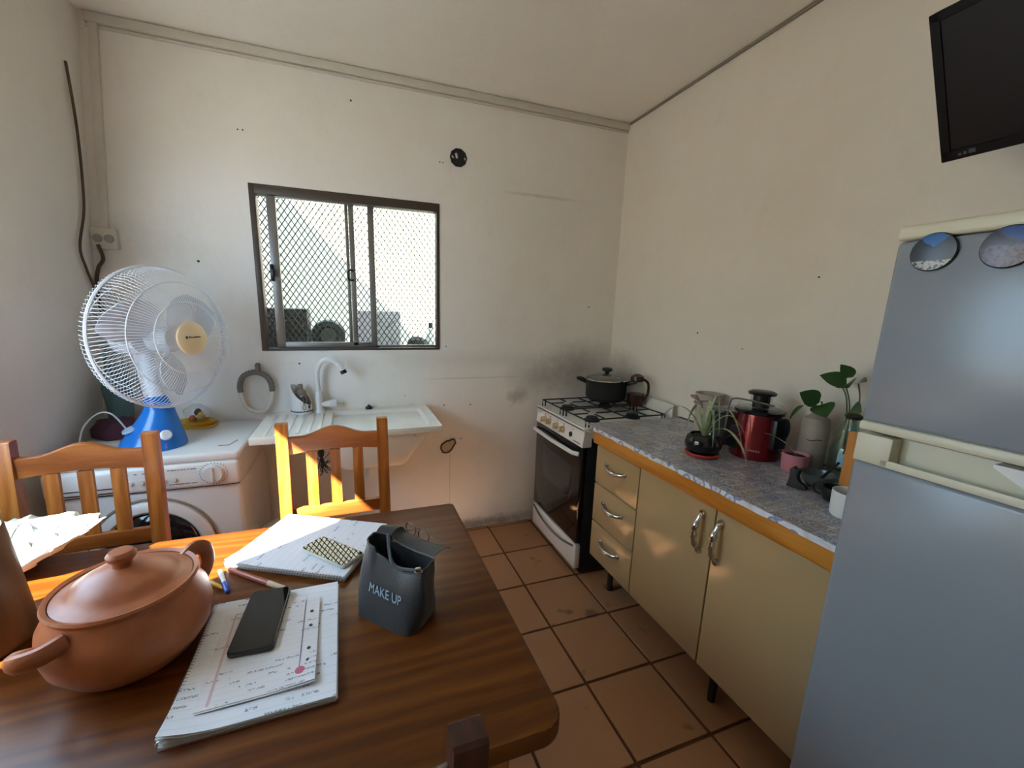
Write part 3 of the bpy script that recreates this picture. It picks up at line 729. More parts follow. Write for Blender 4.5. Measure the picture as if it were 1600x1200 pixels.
fg = part('front_guard', guard('front_guard', front, 120, .00115), M_fan_white, fan, 'white wire front guard', kind='stuff')
part('rear_guard', guard('rear_guard', back, 110, .00115), M_fan_white, fan, 'white wire rear guard', kind='stuff')
def ring(r, z, rr): return tube(nb(), [fpt(r, 2*PI*k/56, z) for k in range(56)], rr, 6, closed=True)
part('rim_ring', ring(.286, .010, .0055), M_fan_white, fan); part('inner_ring', ring(.222, .098, .002), M_fan_white, fan); part('inner_ring', ring(.145, .1275, .002), M_fan_white, fan); part('inner_ring', ring(.22, -.082, .002), M_fan_white, fan)
bm = nb(); lathe(bm, [(0, .146), (.060, .1455), (.066, .142), (.067, .134), (0, .130)], (0, 0, 0), 36, FM); bd = part('badge', bm, M_fan_cream, fan, 'cream round badge at the middle of the guard')
bm = nb(); rnd = random.Random(2)
for k in range(8): box(bm, -.020+k*.0068, -.0155+k*.0068, .001, .0055+rnd.uniform(0, .002), .1460, .1470, M=FM)
box(bm, -.034, -.025, -.001, .009, .1460, .1472, M=FM); part('worn_print', bm, plain('brown_print', '#4a3a26', .6), bd, kind='stuff')

# things behind the fan on the washing machine
bm = nb(); lathe(bm, [(0, .0), (.085, 0), (.095, .01), (.09, .045), (.07, .075), (.03, .088), (0, .09)], (-2.735, -.215, .85), 18, None, 1.0, .75)
for v in bm.verts: v.co += Vector((math.sin(v.co.z*90+v.co.y*50), math.cos(v.co.x*70), math.sin(v.co.x*60)))*.006; v.co.z = max(v.co.z, .851)
single('folded_cloth', bm, M_cloth_purple, 'dark purple cloth heaped at the back of the washing machine', 'cloth', loc=(-2.735, -.215, .85))
t = thing('hanging_bag', 'dull teal bag standing in the corner behind the fan', 'bag', (-2.79, -.075, .852))
def crum(c, rx, ry, h, seed, top=.6):
    bm = nb(); rnd = random.Random(seed); rings = []
    for i in range(9):
        u = i/8; s = (1-.12*math.cos(u*3))*(1 if u < .7 else 1-(u-.7)*(1-top)/.3)
        rings.append([(c[0]+rx*s*math.cos(2*PI*k/20)*(1+.08*math.sin(3*k+5*u+seed)+rnd.uniform(-.03, .03)), c[1]+ry*s*math.sin(2*PI*k/20)*(1+.08*math.cos(4*k+4*u)), c[2]+h*u) for k in range(20)])
    return loft(bm, rings)
part('body', crum((-2.775, -.08, .852), .052, .04, .31, 3, .5), M_teal, t)
bm = nb(); tube(bm, spline([(-2.80, -.085, 1.14), (-2.81, -.06, 1.22), (-2.77, -.05, 1.25), (-2.74, -.07, 1.20), (-2.745, -.08, 1.14)], 6), .006, 6); part('handle', bm, M_teal, t)
bm = nb(); tube(bm, spline([(-2.82, -.335, .853), (-2.80, -.325, .93), (-2.745, -.32, .985), (-2.70, -.315, .975), (-2.66, -.31, .90)], 8), .0035, 6); single('white_wire', bm, M_whiteplastic, 'white wire arching over the purple cloth behind the fan', 'wire', loc=(-2.75, -.22, .853))
bm = nb(); prism(bm, rrect(-2.585, -2.385, -.17, -.045, .03), .851, .857); prism(bm, rrect(-2.585, -2.385, -.17, -.045, .03), .857, .862)
lathe(bm, [(.0, .0), (.09, 0), (.105, .018), (.100, .020), (.086, .004), (0, .003)], (-2.485, -.11, .862), 24, None, 1, .6); single('yellow_tray', bm, M_yellow, 'yellow plastic tray at the back of the washing machine', 'tray', loc=(-2.485, -.11, .851))
t = thing('clear_bag', 'small clear plastic bag of scraps lying on the yellow tray', 'bag', (-2.465, -.10, .866))
part('film', crum((-2.465, -.10, .868), .055, .035, .095, 9, .3), M_clear_plastic, t)
for i, (dx, c) in enumerate(((-.02, '#a85a2a'), (.015, '#caa54a'), (.0, '#5a3a2a'))):
    bm = nb(); lathe(bm, [(0, 0), (.016, .004), (.018, .02), (.008, .035), (0, .036)], (-2.465+dx, -.10+.01*i, .87+.014*i), 10); part('scrap', bm, plain('scrap_%d' % i, c, .6), t)

# ================================================================== SINK
sk = thing('wall_sink', 'white chipped enamel wall-hung sink with drainboard below the window', 'sink', (-1.735, -.25, .66))
SXL, SXR, SY, SZ = -2.165, -1.308, -.492, .878
bx0, bx1, by0, by1 = -1.835, -1.355, -.455, -.075
bm = nb()
for a in ((SXL, bx0, SY, -.003), (bx1, SXR, SY, -.003), (bx0, bx1, SY, by0), (bx0, bx1, by1, -.003)): box(bm, *a, SZ-.026, SZ)
box(bm, SXL, SXR, SY-.003, SY+.008, SZ-.032, SZ+.002, .004); box(bm, SXR-.008, SXR+.003, SY, -.003, SZ-.032, SZ+.002, .004)
part('deck', bm, M_sink, sk)
for k in range(6):
    bm = nb(); x = SXL+.055+k*.045; box(bm, x-.008, x+.008, SY+.03, -.09, SZ-.001, SZ+.005, .003); part('drain_rib', bm, M_sink, sk)
bm = nb()
def rr(x0, x1, y0, y1, z, r=.03): return [(x, y, z) for x, y in rrect(x0, x1, y0, y1, r, 4)]
loft(bm, [rr(bx0-.02, bx1+.02, by0-.02, by1+.02, SZ-.02), rr(bx0+.005, bx1-.025, by0-.012, by1+.01, SZ-.06), rr(bx0+.03, bx1-.11, by0+.01, by1-.02, .69), rr(bx0+.05, bx1-.13, by0+.03, by1-.04, .665)], True)
part('bowl_outside', bm, M_sink, sk)
bm = nb(); loft(bm, [rr(bx0, bx1, by0, by1, SZ-.0005, .02), rr(bx0+.006, bx1-.02, by0+.006, by1-.006, SZ-.03, .03), rr(bx0+.035, bx1-.10, by0+.03, by1-.03, .745, .05), rr(bx0+.07, bx1-.14, by0+.07, by1-.07, .738, .05)], False)
bm.faces.new(list(bm.verts)[-20:]); part('bowl_inside', bm, M_white_enamel, sk)
bm = nb(); cyl(bm, (-1.62, -.26, .739), (-1.62, -.26, .743), .028); part('drain', bm, M_steel, sk)
bm = nb(); tube(bm, spline([(-1.66, -.26, .664), (-1.66, -.26, .60), (-1.66, -.22, .55), (-1.66, -.12, .55), (-1.66, -.02, .58)], 6), .02, 10); part('trap_pipe', bm, M_whiteplastic, sk)
fc = thing('kitchen_tap', 'white gooseneck tap with lever standing on the sink', 'tap', (-1.905, -.05, SZ))
bm = nb(); lathe(bm, [(0, 0), (.030, 0), (.028, .006), (.020, .02), (.020, .10), (.017, .115), (0, .115)], (-1.905, -.05, SZ), 20); part('body', bm, M_whiteplastic, fc)
bm = nb(); tube(bm, spline([(-1.905, -.05, .985), (-1.908, -.052, 1.08), (-1.898, -.06, 1.13), (-1.872, -.075, 1.165), (-1.838, -.09, 1.172), (-1.80, -.10, 1.152), (-1.775, -.105, 1.115)], 6), [.0125]*30+[.016]*7, 12); part('spout', bm, M_whiteplastic, fc)
bm = nb(); cyl(bm, (-1.774, -.106, 1.116), (-1.766, -.108, 1.098), .0165); part('aerator', bm, M_black, fc)
bm = nb(); loft(bm, [[(x, -.055+y*sy, .925+dz+z*sz) for y, z in ((-1, -1), (1, -1), (1, 1), (-1, 1))] for x, sy, sz, dz in ((-1.89, .008, .008, -.004), (-1.872, .014, .013, 0), (-1.82, .015, .020, .004), (-1.815, .013, .018, .004))], smooth=False); part('lever', bm, M_whiteplastic, fc)
# cutlery holder with slanted mouth
ch = thing('cutlery_holder', 'white slant-topped cutlery holder with utensil print left of the tap', 'cutlery holder', (-1.992, -.06, SZ+.001))
HC = (-1.992, -.062); bm = nb(); n = 40; R0 = .052
out = [[], [], [], []]
for k in range(n):
    a = 2*PI*k/n; c, s = math.cos(a), math.sin(a); zt = SZ+.105-.055*c*.9+.022*s
    out[0].append((HC[0]+R0*.98*c, HC[1]+R0*.98*s, SZ+.001)); out[1].append((HC[0]+R0*1.02*c, HC[1]+R0*1.02*s, zt))
    out[2].append((HC[0]+(R0-.004)*c, HC[1]+(R0-.004)*s, zt)); out[3].append((HC[0]+(R0-.005)*c, HC[1]+(R0-.005)*s, SZ+.006))
loft(bm, out); cup = part('cup', bm, M_whiteplastic, ch)
def arc_pt(a, z, d=.0008): return (HC[0]+(R0*1.0+d+.001)*math.cos(a), HC[1]+(R0*1.0+d+.001)*math.sin(a), SZ+z)
bm = nb(); tube(bm, [arc_pt(-PI*.95+.95*PI*k/24, .018) for k in range(25)], .0022, 4)
for k in range(9): a = -PI*.9+.1*PI*k; tube(bm, [arc_pt(a, .018), arc_pt(a, .024)], .0016, 4)
a = -1.25; tube(bm, [arc_pt(a, .072), arc_pt(a, .055)], .002, 4)
tube(bm, [arc_pt(a+.12*math.sin(t_)*1.2, .043+.014*math.cos(t_)) for t_ in [2*PI*q/14 for q in range(14)]], .0012, 4, closed=True)
a = -.72; tube(bm, [arc_pt(a, .076), arc_pt(a, .05)], .0022, 4); tube(bm, [arc_pt(a, .05), arc_pt(a, .034)], [.006, .0055], 6)
part('utensil_print', bm, M_ink, cup)
bm = nb(); lathe(bm, [(0, 0), (.030, 0), (.031, .09), (.026, .11), (.012, .125), (.012, .15), (0, .15)], (-1.993, -.055, SZ+.01), 18); single('brown_bottle', bm, plain('smoky_bottle', '#8f8172', .2, alpha=.8), 'small smoky bottle standing upright in the white cutlery holder', 'bottle', loc=(-1.993, -.055, SZ+.01))
bm = nb(); tube(bm, spline([(-2.0, -.083, SZ+.02), (-2.0, -.085, SZ+.075), (-1.985, -.09, SZ+.10), (-1.968, -.085, SZ+.085), (-1.968, -.08, SZ+.02)], 6), .005, 7); single('utensil_loop', bm, M_steel, 'looped steel utensil handle in the cutlery holder', 'utensil', loc=(-1.985, -.085, SZ+.02))
bm = nb(); lathe(bm, [(0, 0), (.02, 0), (.018, .012), (.008, .016), (.008, .022), (0, .022)], (-1.642, -.035, SZ+.001), 14); single('sink_plug', bm, M_black, 'small black rubber plug on the back rim of the sink', 'plug', loc=(-1.642, -.035, SZ))
bm = nb(); rnd = random.Random(4)
for k in range(26):
    p = Vector((-1.892, -.30, .665)); d = Vector((rnd.uniform(-1, 1), rnd.uniform(-.7, .7), rnd.uniform(-1.3, .8)))
    pts = [p+Vector((0, 0, .05))]; q = p.copy()
    for s in range(5): q = q+d*.010+Vector((rnd.uniform(-1, 1), rnd.uniform(-1, 1), rnd.uniform(-1, 1)))*.009; pts.append(q.copy())
    tube(bm, pts, .0022, 4)
lathe(bm, [(0, 0), (.012, .004), (.016, .03), (.006, .05), (0, .05)], (-1.892, -.30, .70), 10); cyl(bm, (-1.892, -.30, .74), (-1.892, -.30, .85), .002, n=5)
single('scouring_bundle', bm, plain('dark_fibre', '#4a4038', .9, var=.4, scale=60), 'dark tangled scouring bundle hanging under the drainboard', 'scourer', loc=(-1.892, -.30, .66))
bm = nb(); lathe(bm, [(0, 0), (.125, 0), (.15, .36), (.156, .365), (.156, .375), (.146, .375), (.12, .01), (0, .01)], (-2.02, -.36, 0), 36); bk = thing('bucket', 'white plastic bucket on the floor under the drainboard', 'bucket', (-2.02, -.36, 0)); part('pail', bm, M_whiteplastic, bk)
bm = nb(); tube(bm, spline([(-2.175, -.36, .35), (-2.15, -.43, .30), (-2.02, -.51, .27), (-1.89, -.43, .30), (-1.865, -.36, .35)], 6), .004, 6); part('bail', bm, M_whiteplastic, bk)

# ================================================================== STOVE
st = thing('gas_stove', 'white freestanding gas stove with black oven door in the corner', 'stove', (-.33, -.40, 0))
sy0, sy1, sxf = -.688, -.120, -.585; CZ = .868
bm = nb(); box(bm, sxf+.01, -.035, sy0+.004, sy1-.004, .03, .80, .004); part('carcass', bm, M_black_soft, st, 'black painted sides')
bm = nb(); box(bm, sxf-.022, -.03, sy0-.004, sy1+.004, .845, CZ-.004, .006); box(bm, sxf-.022, sxf-.005, sy0-.004, sy1+.004, .84, CZ, .005); box(bm, sxf, -.03, sy0-.004, sy0+.012, .84, CZ, .004); box(bm, sxf, -.03, sy1-.012, sy1+.004, .84, CZ, .004); part('hob', bm, M_white_enamel, st)
bm = nb(); box(bm, -.050, -.034, sy0+.0, sy1, CZ-.01, .965, .007); part('splashback', bm, M_white_enamel, st)
bm = nb(); loft(bm, [[(sxf-.024, y, .762), (sxf-.016, y, .842), (sxf+.03, y, .842), (sxf+.03, y, .762)] for y in (sy0, sy1)], smooth=False); cp = part('control_panel', bm, M_white_enamel, st)
def knob(y, z, r=.019):
    bm = nb(); x = sxf-.020; lathe(bm, [(r*1.1, 0), (r, .006), (r*.82, .020), (0, .021)], (x, y, z), 18, Matrix.Rotation(-PI/2, 4, 'Y')); box(bm, x-.030, x-.018, y-.005, y+.005, z-r*.9, z+r*.9, .003)
    part('knob', bm, M_brass, cp, 'beige gas knob')
for y in (-.235, -.300, -.392, -.470): knob(y, .803)
bm = nb(); cyl(bm, (sxf-.018, -.558, .80), (sxf-.026, -.558, .80), .014); part('ignition_button', bm, M_black, cp)
bm = nb()
for y in (-.17, -.235, -.300, -.392, -.470, -.575): box(bm, sxf-.0195, sxf-.0185, y-.004, y+.004, .829, .836)
for k in range(7): box(bm, sxf-.0235, sxf-.0225, -.66+k*.010, -.653+k*.010, .772, .779)
part('printed_marks', bm, M_grey_print, cp, kind='stuff')
bm = nb(); box(bm, sxf-.022, sxf+.012, sy0+.004, sy1-.002, .205, .756, .008); od = part('oven_door', bm, M_black_gloss, st, 'black glass oven door')
bm = nb(); box(bm, sxf-.0245, sxf-.021, sy0+.10, sy1-.12, .44, .635, .02); part('oven_window', bm, plain('smoked_window', '#2a2c2e', .12, coat=.3), od)
bm = nb(); tube(bm, [(sxf-.03, sy1-.012, .722), (sxf-.052, sy1-.04, .722), (sxf-.060, (sy0+sy1)/2, .722), (sxf-.052, sy0+.05, .722), (sxf-.03, sy0+.02, .722)], .0115, 10); part('oven_handle', bm, M_whiteplastic, od)
bm = nb(); box(bm, sxf-.022, sxf+.012, sy0+.006, sy1-.002, .052, .195, .006); wd_ = part('warming_drawer', bm, M_white_enamel, st)
bm = nb(); tube(bm, spline([(sxf-.024, sy1-.02, .185), (sxf-.034, sy1-.15, .160), (sxf-.036, (sy0+sy1)/2, .150), (sxf-.034, sy0+.15, .160), (sxf-.024, sy0+.03, .185)], 6), .006, 6); part('drawer_grip', bm, M_steel, wd_)
for x in (sxf+.05, -.08):
    for y in (sy0+.05, sy1-.05):
        bm = nb(); cyl(bm, (x, y, 0), (x, y, .035), .018); part('foot', bm, M_black, st)
GZ = .905
for i, (bx, by) in enumerate(((-.47, -.265), (-.47, -.545), (-.20, -.265), (-.20, -.545))):
    bm = nb(); lathe(bm, [(.045, 0), (.045, .010), (.034, .014), (.034, .022), (.030, .026), (0, .027)], (bx, by, CZ-.006), 24); part('burner', bm, M_black_soft, st)
for y0, y1 in ((-.398, -.138), (-.678, -.410)):
    bm = nb(); x0, x1 = -.585, -.075
    for y in (y0+.012, y1-.012): tube(bm, [(x0, y, CZ), (x0, y, GZ), (x1, y, GZ), (x1, y, CZ)], .0042, 6)
    for x in (x0, (x0+x1)/2, x1): tube(bm, [(x, y0+.012, GZ), (x, y1-.012, GZ)], .0042, 6)
    for bx in (-.47, -.20):
        cy = (y0+y1)/2
        for dx, dy in ((1, 0), (-1, 0), (0, 1), (0, -1)):
            tube(bm, [(bx+dx*.028, cy+dy*.028, GZ+.002), (bx+dx*.12, cy+dy*.115, GZ+.002)], .0040, 6)
    for q in ((x0+.02, y0+.012), (x1-.02, y0+.012), (x0+.02, y1-.012), (x1-.02, y1-.012)): tube(bm, [(q[0], q[1], CZ-.004), (q[0], q[1], GZ)], .0042, 6)
    part('pan_support', bm, M_black_soft, st)
# casserole on the back burner
pt = thing('cooking_pot', 'black two-handled cooking pot with glass lid on the stove', 'pot', (-.20, -.265, GZ+.006))
bm = nb(); lathe(bm, [(0, 0), (.105, 0), (.118, .010), (.125, .03), (.128, .128), (.131, .132), (.126, .133), (.120, .03), (.11, .008), (0, .006)], (-.20, -.265, GZ+.008), 40); part('body', bm, M_black_soft, pt)
bm = nb(); lathe(bm, [(.130, .132), (.131, .138), (.115, .150), (.07, .163), (.02, .168), (0, .168)], (-.20, -.265, GZ+.008), 36); pl_ = part('lid', bm, plain('smoked_lid', '#55585a', .08, coat=.5), pt)
bm = nb(); lathe(bm, [(0, .166), (.012, .166), (.014, .178), (.032, .188), (.032, .200), (.024, .206), (0, .207)], (-.20, -.265, GZ+.008), 20); part('lid_knob', bm, M_black, pl_)
bm = nb(); tube(bm, [(-.20+.131*math.cos(2*PI*k/36), -.265+.131*math.sin(2*PI*k/36), GZ+.142) for k in range(36)], .0035, 6, closed=True); part('lid_rim', bm, M_chrome, pl_)
for s in (-1, 1):
    d = Vector((.80, -.6, 0)).normalized()*s; e = Vector((-d.y, d.x, 0)); c = Vector((-.20, -.265, GZ+.118))
    bm = nb(); tube(bm, spline([c+d*.122+e*.03, c+d*.155+e*.032+Vector((0, 0, .012)), c+d*.178+e*.016+Vector((0, 0, .018)), c+d*.178-e*.016+Vector((0, 0, .018)), c+d*.155-e*.032+Vector((0, 0, .012)), c+d*.122-e*.03], 5), .0095, 8); part('handle', bm, M_black, pt)
jg = thing('glass_jug', 'small glass jug with dark brown lid right of the cooking pot', 'jug', (-.108, -.445, GZ+.004))
bm = nb(); lathe(bm, [(0, 0), (.046, 0), (.050, .01), (.050, .07), (0, .07)], (-.108, -.445, GZ+.008), 24); part('base', bm, M_amber, jg)
bm = nb(); lathe(bm, [(.046, .07), (.047, .10), (.036, .135), (.030, .15)], (-.108, -.445, GZ+.008), 24); part('glass', bm, M_clear, jg)
bm = nb(); lathe(bm, [(.034, .146), (.040, .155), (.036, .178), (.015, .19), (0, .192)], (-.108, -.445, GZ+.008), 20); part('lid', bm, M_amber, jg)
bm = nb(); tube(bm, spline([(-.090, -.480, GZ+.17), (-.082, -.512, GZ+.15), (-.082, -.515, GZ+.09), (-.090, -.490, GZ+.04)], 6), .008, 7); part('handle', bm, M_amber, jg)

# ================================================================== BASE CABINET AND WORKTOP
cy0, cy1, cxf, cb, ct = -1.885, -.778, -.578, .205, .815
cab = thing('base_cabinet', 'cream laminate base cabinet with three drawers and two doors', 'cabinet', (-.31, -1.33, 0))
bm = nb(); box(bm, cxf+.02, -.02, cy0, cy1, cb+.005, ct); part('carcass', bm, M_cab_in, cab)
splits = [cb, .405, .612, ct-.004]
def bow(bm, a, b, out, r, twist=0):
    a, b = Vector(a), Vector(b); d = b-a; o = Vector(out); pts = []; rs = []
    for k in range(25):
        u = k/24; h = math.sin(PI*u)**.6
        pts.append(a+d*u+o*h); rs.append(r*(.75+.35*math.sin(PI*u)+(.18*math.sin(u*26) if twist else 0)))
    tube(bm, pts, rs, 10)
    for p in (a, b): cyl(bm, p, p+o*.30, r*1.25, r*1.1, 10)
for i in range(3):
    bm = nb(); box(bm, cxf-.002, cxf+.018, -1.105, cy1-.002, splits[i]+.003, splits[i+1]-.003, .0025); d = part('drawer', bm, M_cab, cab)
    zc = (splits[i]+splits[i+1])/2+.018
    bm = nb(); bow(bm, (cxf-.002, -.872, zc+.008), (cxf-.002, -1.012, zc+.008), (-.028, 0, -.012), .0095); part('handle', bm, M_chrome, d, 'chrome bow handle')
for y0, y1, hy in ((-1.498, -1.111, -1.452), (cy0, -1.504, -1.528)):
    bm = nb(); box(bm, cxf-.002, cxf+.018, y0, y1, cb+.002, ct-.004, .0025); d = part('door', bm, M_cab, cab)
    bm = nb(); bow(bm, (cxf-.002, hy, .778), (cxf-.002, hy, .632), (-.036, 0, 0), .0098, 1); part('handle', bm, M_chrome, d, 'chrome twisted bow handle')
for y in (-.83, -1.50, cy0+.05):
    for x in (-.47, -.09):
        bm = nb(); cyl(bm, (x, y, 0), (x, y, cb+.006), .014, .018, 12); part('leg', bm, plain('brown_leg', '#24160e', .6), cab)
wt = thing('worktop', 'worktop with an orange varnished wooden front edge over the cabinet', 'worktop', (-.31, -1.3, .82))
bm = nb(); box(bm, -.575, -.006, -1.885, -.705, .822, .895, .003); part('slab', bm, plain('worktop_slab', '#8a7a66', .7), wt)
bm = nb(); box(bm, -.600, -.576, -1.885, -.770, .820, .8955, .004); part('front_edge', bm, M_edge, wt)
bm = nb(); oc = thing('oilcloth', 'patchwork patterned grey blue oilcloth covering the worktop', 'oilcloth', (-.31, -1.3, .896))
grid(bm, lambda u, v: (-.603+.597*u, -1.885+1.18*v, .8985+.0012*math.sin(23*v+6*u)*math.sin(11*u+3*v)), 24, 40, .0014); part('cover', bm, M_oil, oc)
bm = nb(); grid(bm, lambda u, v: (-.6035-.002*u+.0015*math.sin(60*v), -1.885+1.115*v, .8990-(.017+.0012*math.sin(33*v)+.0008*math.sin(71*v))*u), 3, 90, .0010); part('hem', bm, M_oiledge, oc, 'pale printed hem hanging over the wooden edge')
bm = nb(); box(bm, -.030, -.006, -1.885, -.705, .899, .9005); single('worktop_seal', bm, M_dark_line, 'thin dark seal where the oilcloth meets the right wall', 'seal', loc=(-.018, -1.3, .899))

OZ = .9005
# spider plant
sp_ = thing('spider_plant', 'spider plant in a round black pot on a red saucer', 'plant', (-.40, -1.245, OZ))
bm = nb(); lathe(bm, [(0, 0), (.058, 0), (.066, .012), (.062, .016), (.05, .008), (0, .008)], (-.40, -1.245, OZ), 32); part('saucer', bm, M_saucer, sp_)
bm = nb(); lathe(bm, [(0, 0), (.048, 0), (.066, .025), (.069, .045), (.060, .072), (.052, .078), (.050, .072), (.048, .066), (0, .066)], (-.40, -1.245, OZ+.009), 32); part('pot', bm, M_black_gloss, sp_)
bm = nb(); lathe(bm, [(.049, .068), (.02, .074), (0, .072)], (-.40, -1.245, OZ+.009), 20); part('soil', bm, M_soil, sp_)
def strap_leaf(bm, pts, w0, w1):
    P_ = spline(pts, 7); n = len(P_); L = []
    for i, p in enumerate(P_):
        d = (P_[min(i+1, n-1)]-P_[max(i-1, 0)]).normalized(); sd = d.cross(Vector((0, 0, 1)));
        sd = sd.normalized() if sd.length > 1e-3 else Vector((1, 0, 0))
        u = i/(n-1); wdt = (w0*(1-u)+w1*u)*(1 if u < .7 else (1-u)/.3+.05)
        L.append([bm.verts.new(p-sd*wdt), bm.verts.new(p+Vector((0, 0, -wdt*.35))), bm.verts.new(p+sd*wdt)])
    for a, b in zip(L, L[1:]):
        for k in range(2): bm.faces.new((a[k], a[k+1], b[k+1], b[k]))
PC = Vector((-.40, -1.245, OZ+.075))
for dx, dy, h, ln in ((-.02, .20, .10, 1.0), (.05, .13, .115, 1), (-.06, .05, .08, .9), (.06, -.02, .17, .8), (.02, -.13, .13, 1.0), (-.05, -.19, .07, 1.1), (.10, -.10, .10, .9), (-.03, -.09, .12, .6), (.09, .06, .15, .7)):
    bm = nb(); e = Vector((dx, dy, 0))*ln
    strap_leaf(bm, [PC, PC+e*.3+Vector((0, 0, h*.75)), PC+e*.65+Vector((0, 0, h)), PC+e*1.0+Vector((0, 0, h*.55)), PC+e*1.22+Vector((0, 0, -.02))], .006, .005); part('leaf', bm, M_leaf_pale, sp_)
# beige vase with ribbon at the wall
cu_ = thing('beige_vase', 'beige cylindrical vase with a ribbon tied under the rim, by the wall', 'vase', (-.085, -.955, OZ))
bm = nb(); lathe(bm, [(0, 0), (.050, 0), (.055, .05), (.058, .16), (.062, .185), (.058, .186), (.053, .16), (.05, .02), (0, .015)], (-.085, -.955, OZ), 28); part('body', bm, M_beige, cu_)
bm = nb(); tube(bm, [(-.085+.0605*math.cos(2*PI*k/28), -.955+.0605*math.sin(2*PI*k/28), OZ+.145+.012*math.sin(2*PI*k/14)) for k in range(28)], .004, 6, closed=True)
tube(bm, spline([(-.145, -.955, OZ+.15), (-.155, -.935, OZ+.172), (-.15, -.91, OZ+.165), (-.147, -.955, OZ+.15), (-.155, -.975, OZ+.135), (-.15, -.985, OZ+.12)], 5), .004, 6); part('ribbon', bm, plain('ribbon', '#8f7b75', .7), cu_)
# black pan behind
bp = thing('black_canister', 'squat black canister between the beige vase and the red juicer', 'canister', (-.14, -1.118, OZ))
bm = nb(); lathe(bm, [(0, 0), (.075, 0), (.085, .01), (.085, .135), (.078, .14), (0, .14)], (-.14, -1.118, OZ), 32); part('body', bm, M_black_soft, bp)
bm = nb(); lathe(bm, [(.079, .141), (.08, .152), (.07, .158), (0, .16)], (-.14, -1.118, OZ), 32); part('lid', bm, plain('smoked_lid', '#55585a'), bp)
# red juicer
jc = thing('juice_extractor', 'dark red juice extractor with clear top and black pusher', 'juicer', (-.185, -1.300, OZ)); JX, JY = -.185, -1.300
bm = nb(); lathe(bm, [(0, 0), (.088, 0), (.092, .01), (.085, .06), (.079, .165), (.077, .178), (0, .178)], (JX, JY, OZ), 40); part('body', bm, M_red, jc)
bm = nb(); lathe(bm, [(.079, .178), (.088, .180), (.090, .192), (.084, .195), (0, .195)], (JX, JY, OZ), 40); part('collar', bm, M_black_gloss, jc)
bm = nb(); lathe(bm, [(.084, .195), (.078, .212), (.045, .222), (.038, .226), (.038, .245)], (JX, JY, OZ), 36); part('clear_cover', bm, M_clear, jc)
bm = nb(); lathe(bm, [(0, .20), (.030, .20), (.030, .248), (.048, .252), (.050, .260), (.040, .266), (0, .266)], (JX, JY, OZ), 28); part('pusher', bm, M_black, jc)
bm = nb(); pts = [(JX-.085, JY+.075, OZ+.09), (JX-.082, JY+.075, OZ+.16), (JX-.075, JY+.07, OZ+.222), (JX-.05, JY+.02, OZ+.228), (JX-.045, JY-.05, OZ+.226), (JX-.05, JY-.09, OZ+.228)]
tube(bm, spline(pts, 5), .004, 6); part('locking_arm', bm, M_steel, jc)
bm = nb(); lathe(bm, [(.024, 0), (.027, .006), (.022, .012), (0, .010)], (JX-.085, JY+.03, OZ+.055), 20, Matrix.Rotation(-PI/2, 4, 'Y')); lathe(bm, [(.018, 0), (.02, .006), (0, .008)], (JX-.078, JY+.035, OZ+.105), 20, Matrix.Rotation(-PI/2, 4, 'Y')); part('dial', bm, M_black, jc)
bm = nb(); tube(bm, spline([(JX+.02, JY-.085, OZ+.165), (JX+.0, JY-.112, OZ+.172), (JX+.0, JY-.120, OZ+.145), (JX+.01, JY-.108, OZ+.108), (JX+.02, JY-.085, OZ+.11)], 5), .008, 8); box(bm, JX-.03, JX+.04, JY-.10, JY-.07, OZ+.05, OZ+.17, .01); part('spout', bm, M_black, jc)
bm = nb(); LM = Matrix.Translation((JX-.0722, JY-.0542, OZ+.040)) @ Matrix.Rotation(-PI/2+.55, 4, 'Z') @ Matrix.Rotation(PI/2, 4, 'X')
for k in range(5): box(bm, -.018+k*.008, -.0125+k*.008, -.003, .003, -.0003, .0012, M=LM)
part('worn_print', bm, plain('dull_print', '#7d7478', .5), jc, kind='stuff')
# pink pot
pp = thing('pink_pot', 'small pink ceramic pot with one dry leaf on the oilcloth', 'pot', (-.20, -1.475, OZ))
bm = nb(); lathe(bm, [(0, 0), (.036, 0), (.040, .005), (.043, .066), (.039, .067), (.037, .056), (0, .056)], (-.20, -1.475, OZ), 28); part('body', bm, M_pinkpot, pp)
bm = nb(); lathe(bm, [(.0375, .057), (.02, .062), (0, .060)], (-.20, -1.475, OZ), 16); part('soil', bm, M_soil, pp)
bm = nb(); strap_leaf(bm, [(-.20, -1.475, OZ+.06), (-.21, -1.44, OZ+.095), (-.23, -1.40, OZ+.115), (-.24, -1.37, OZ+.118)], .004, .003); part('leaf', bm, M_leaf_pale, pp)
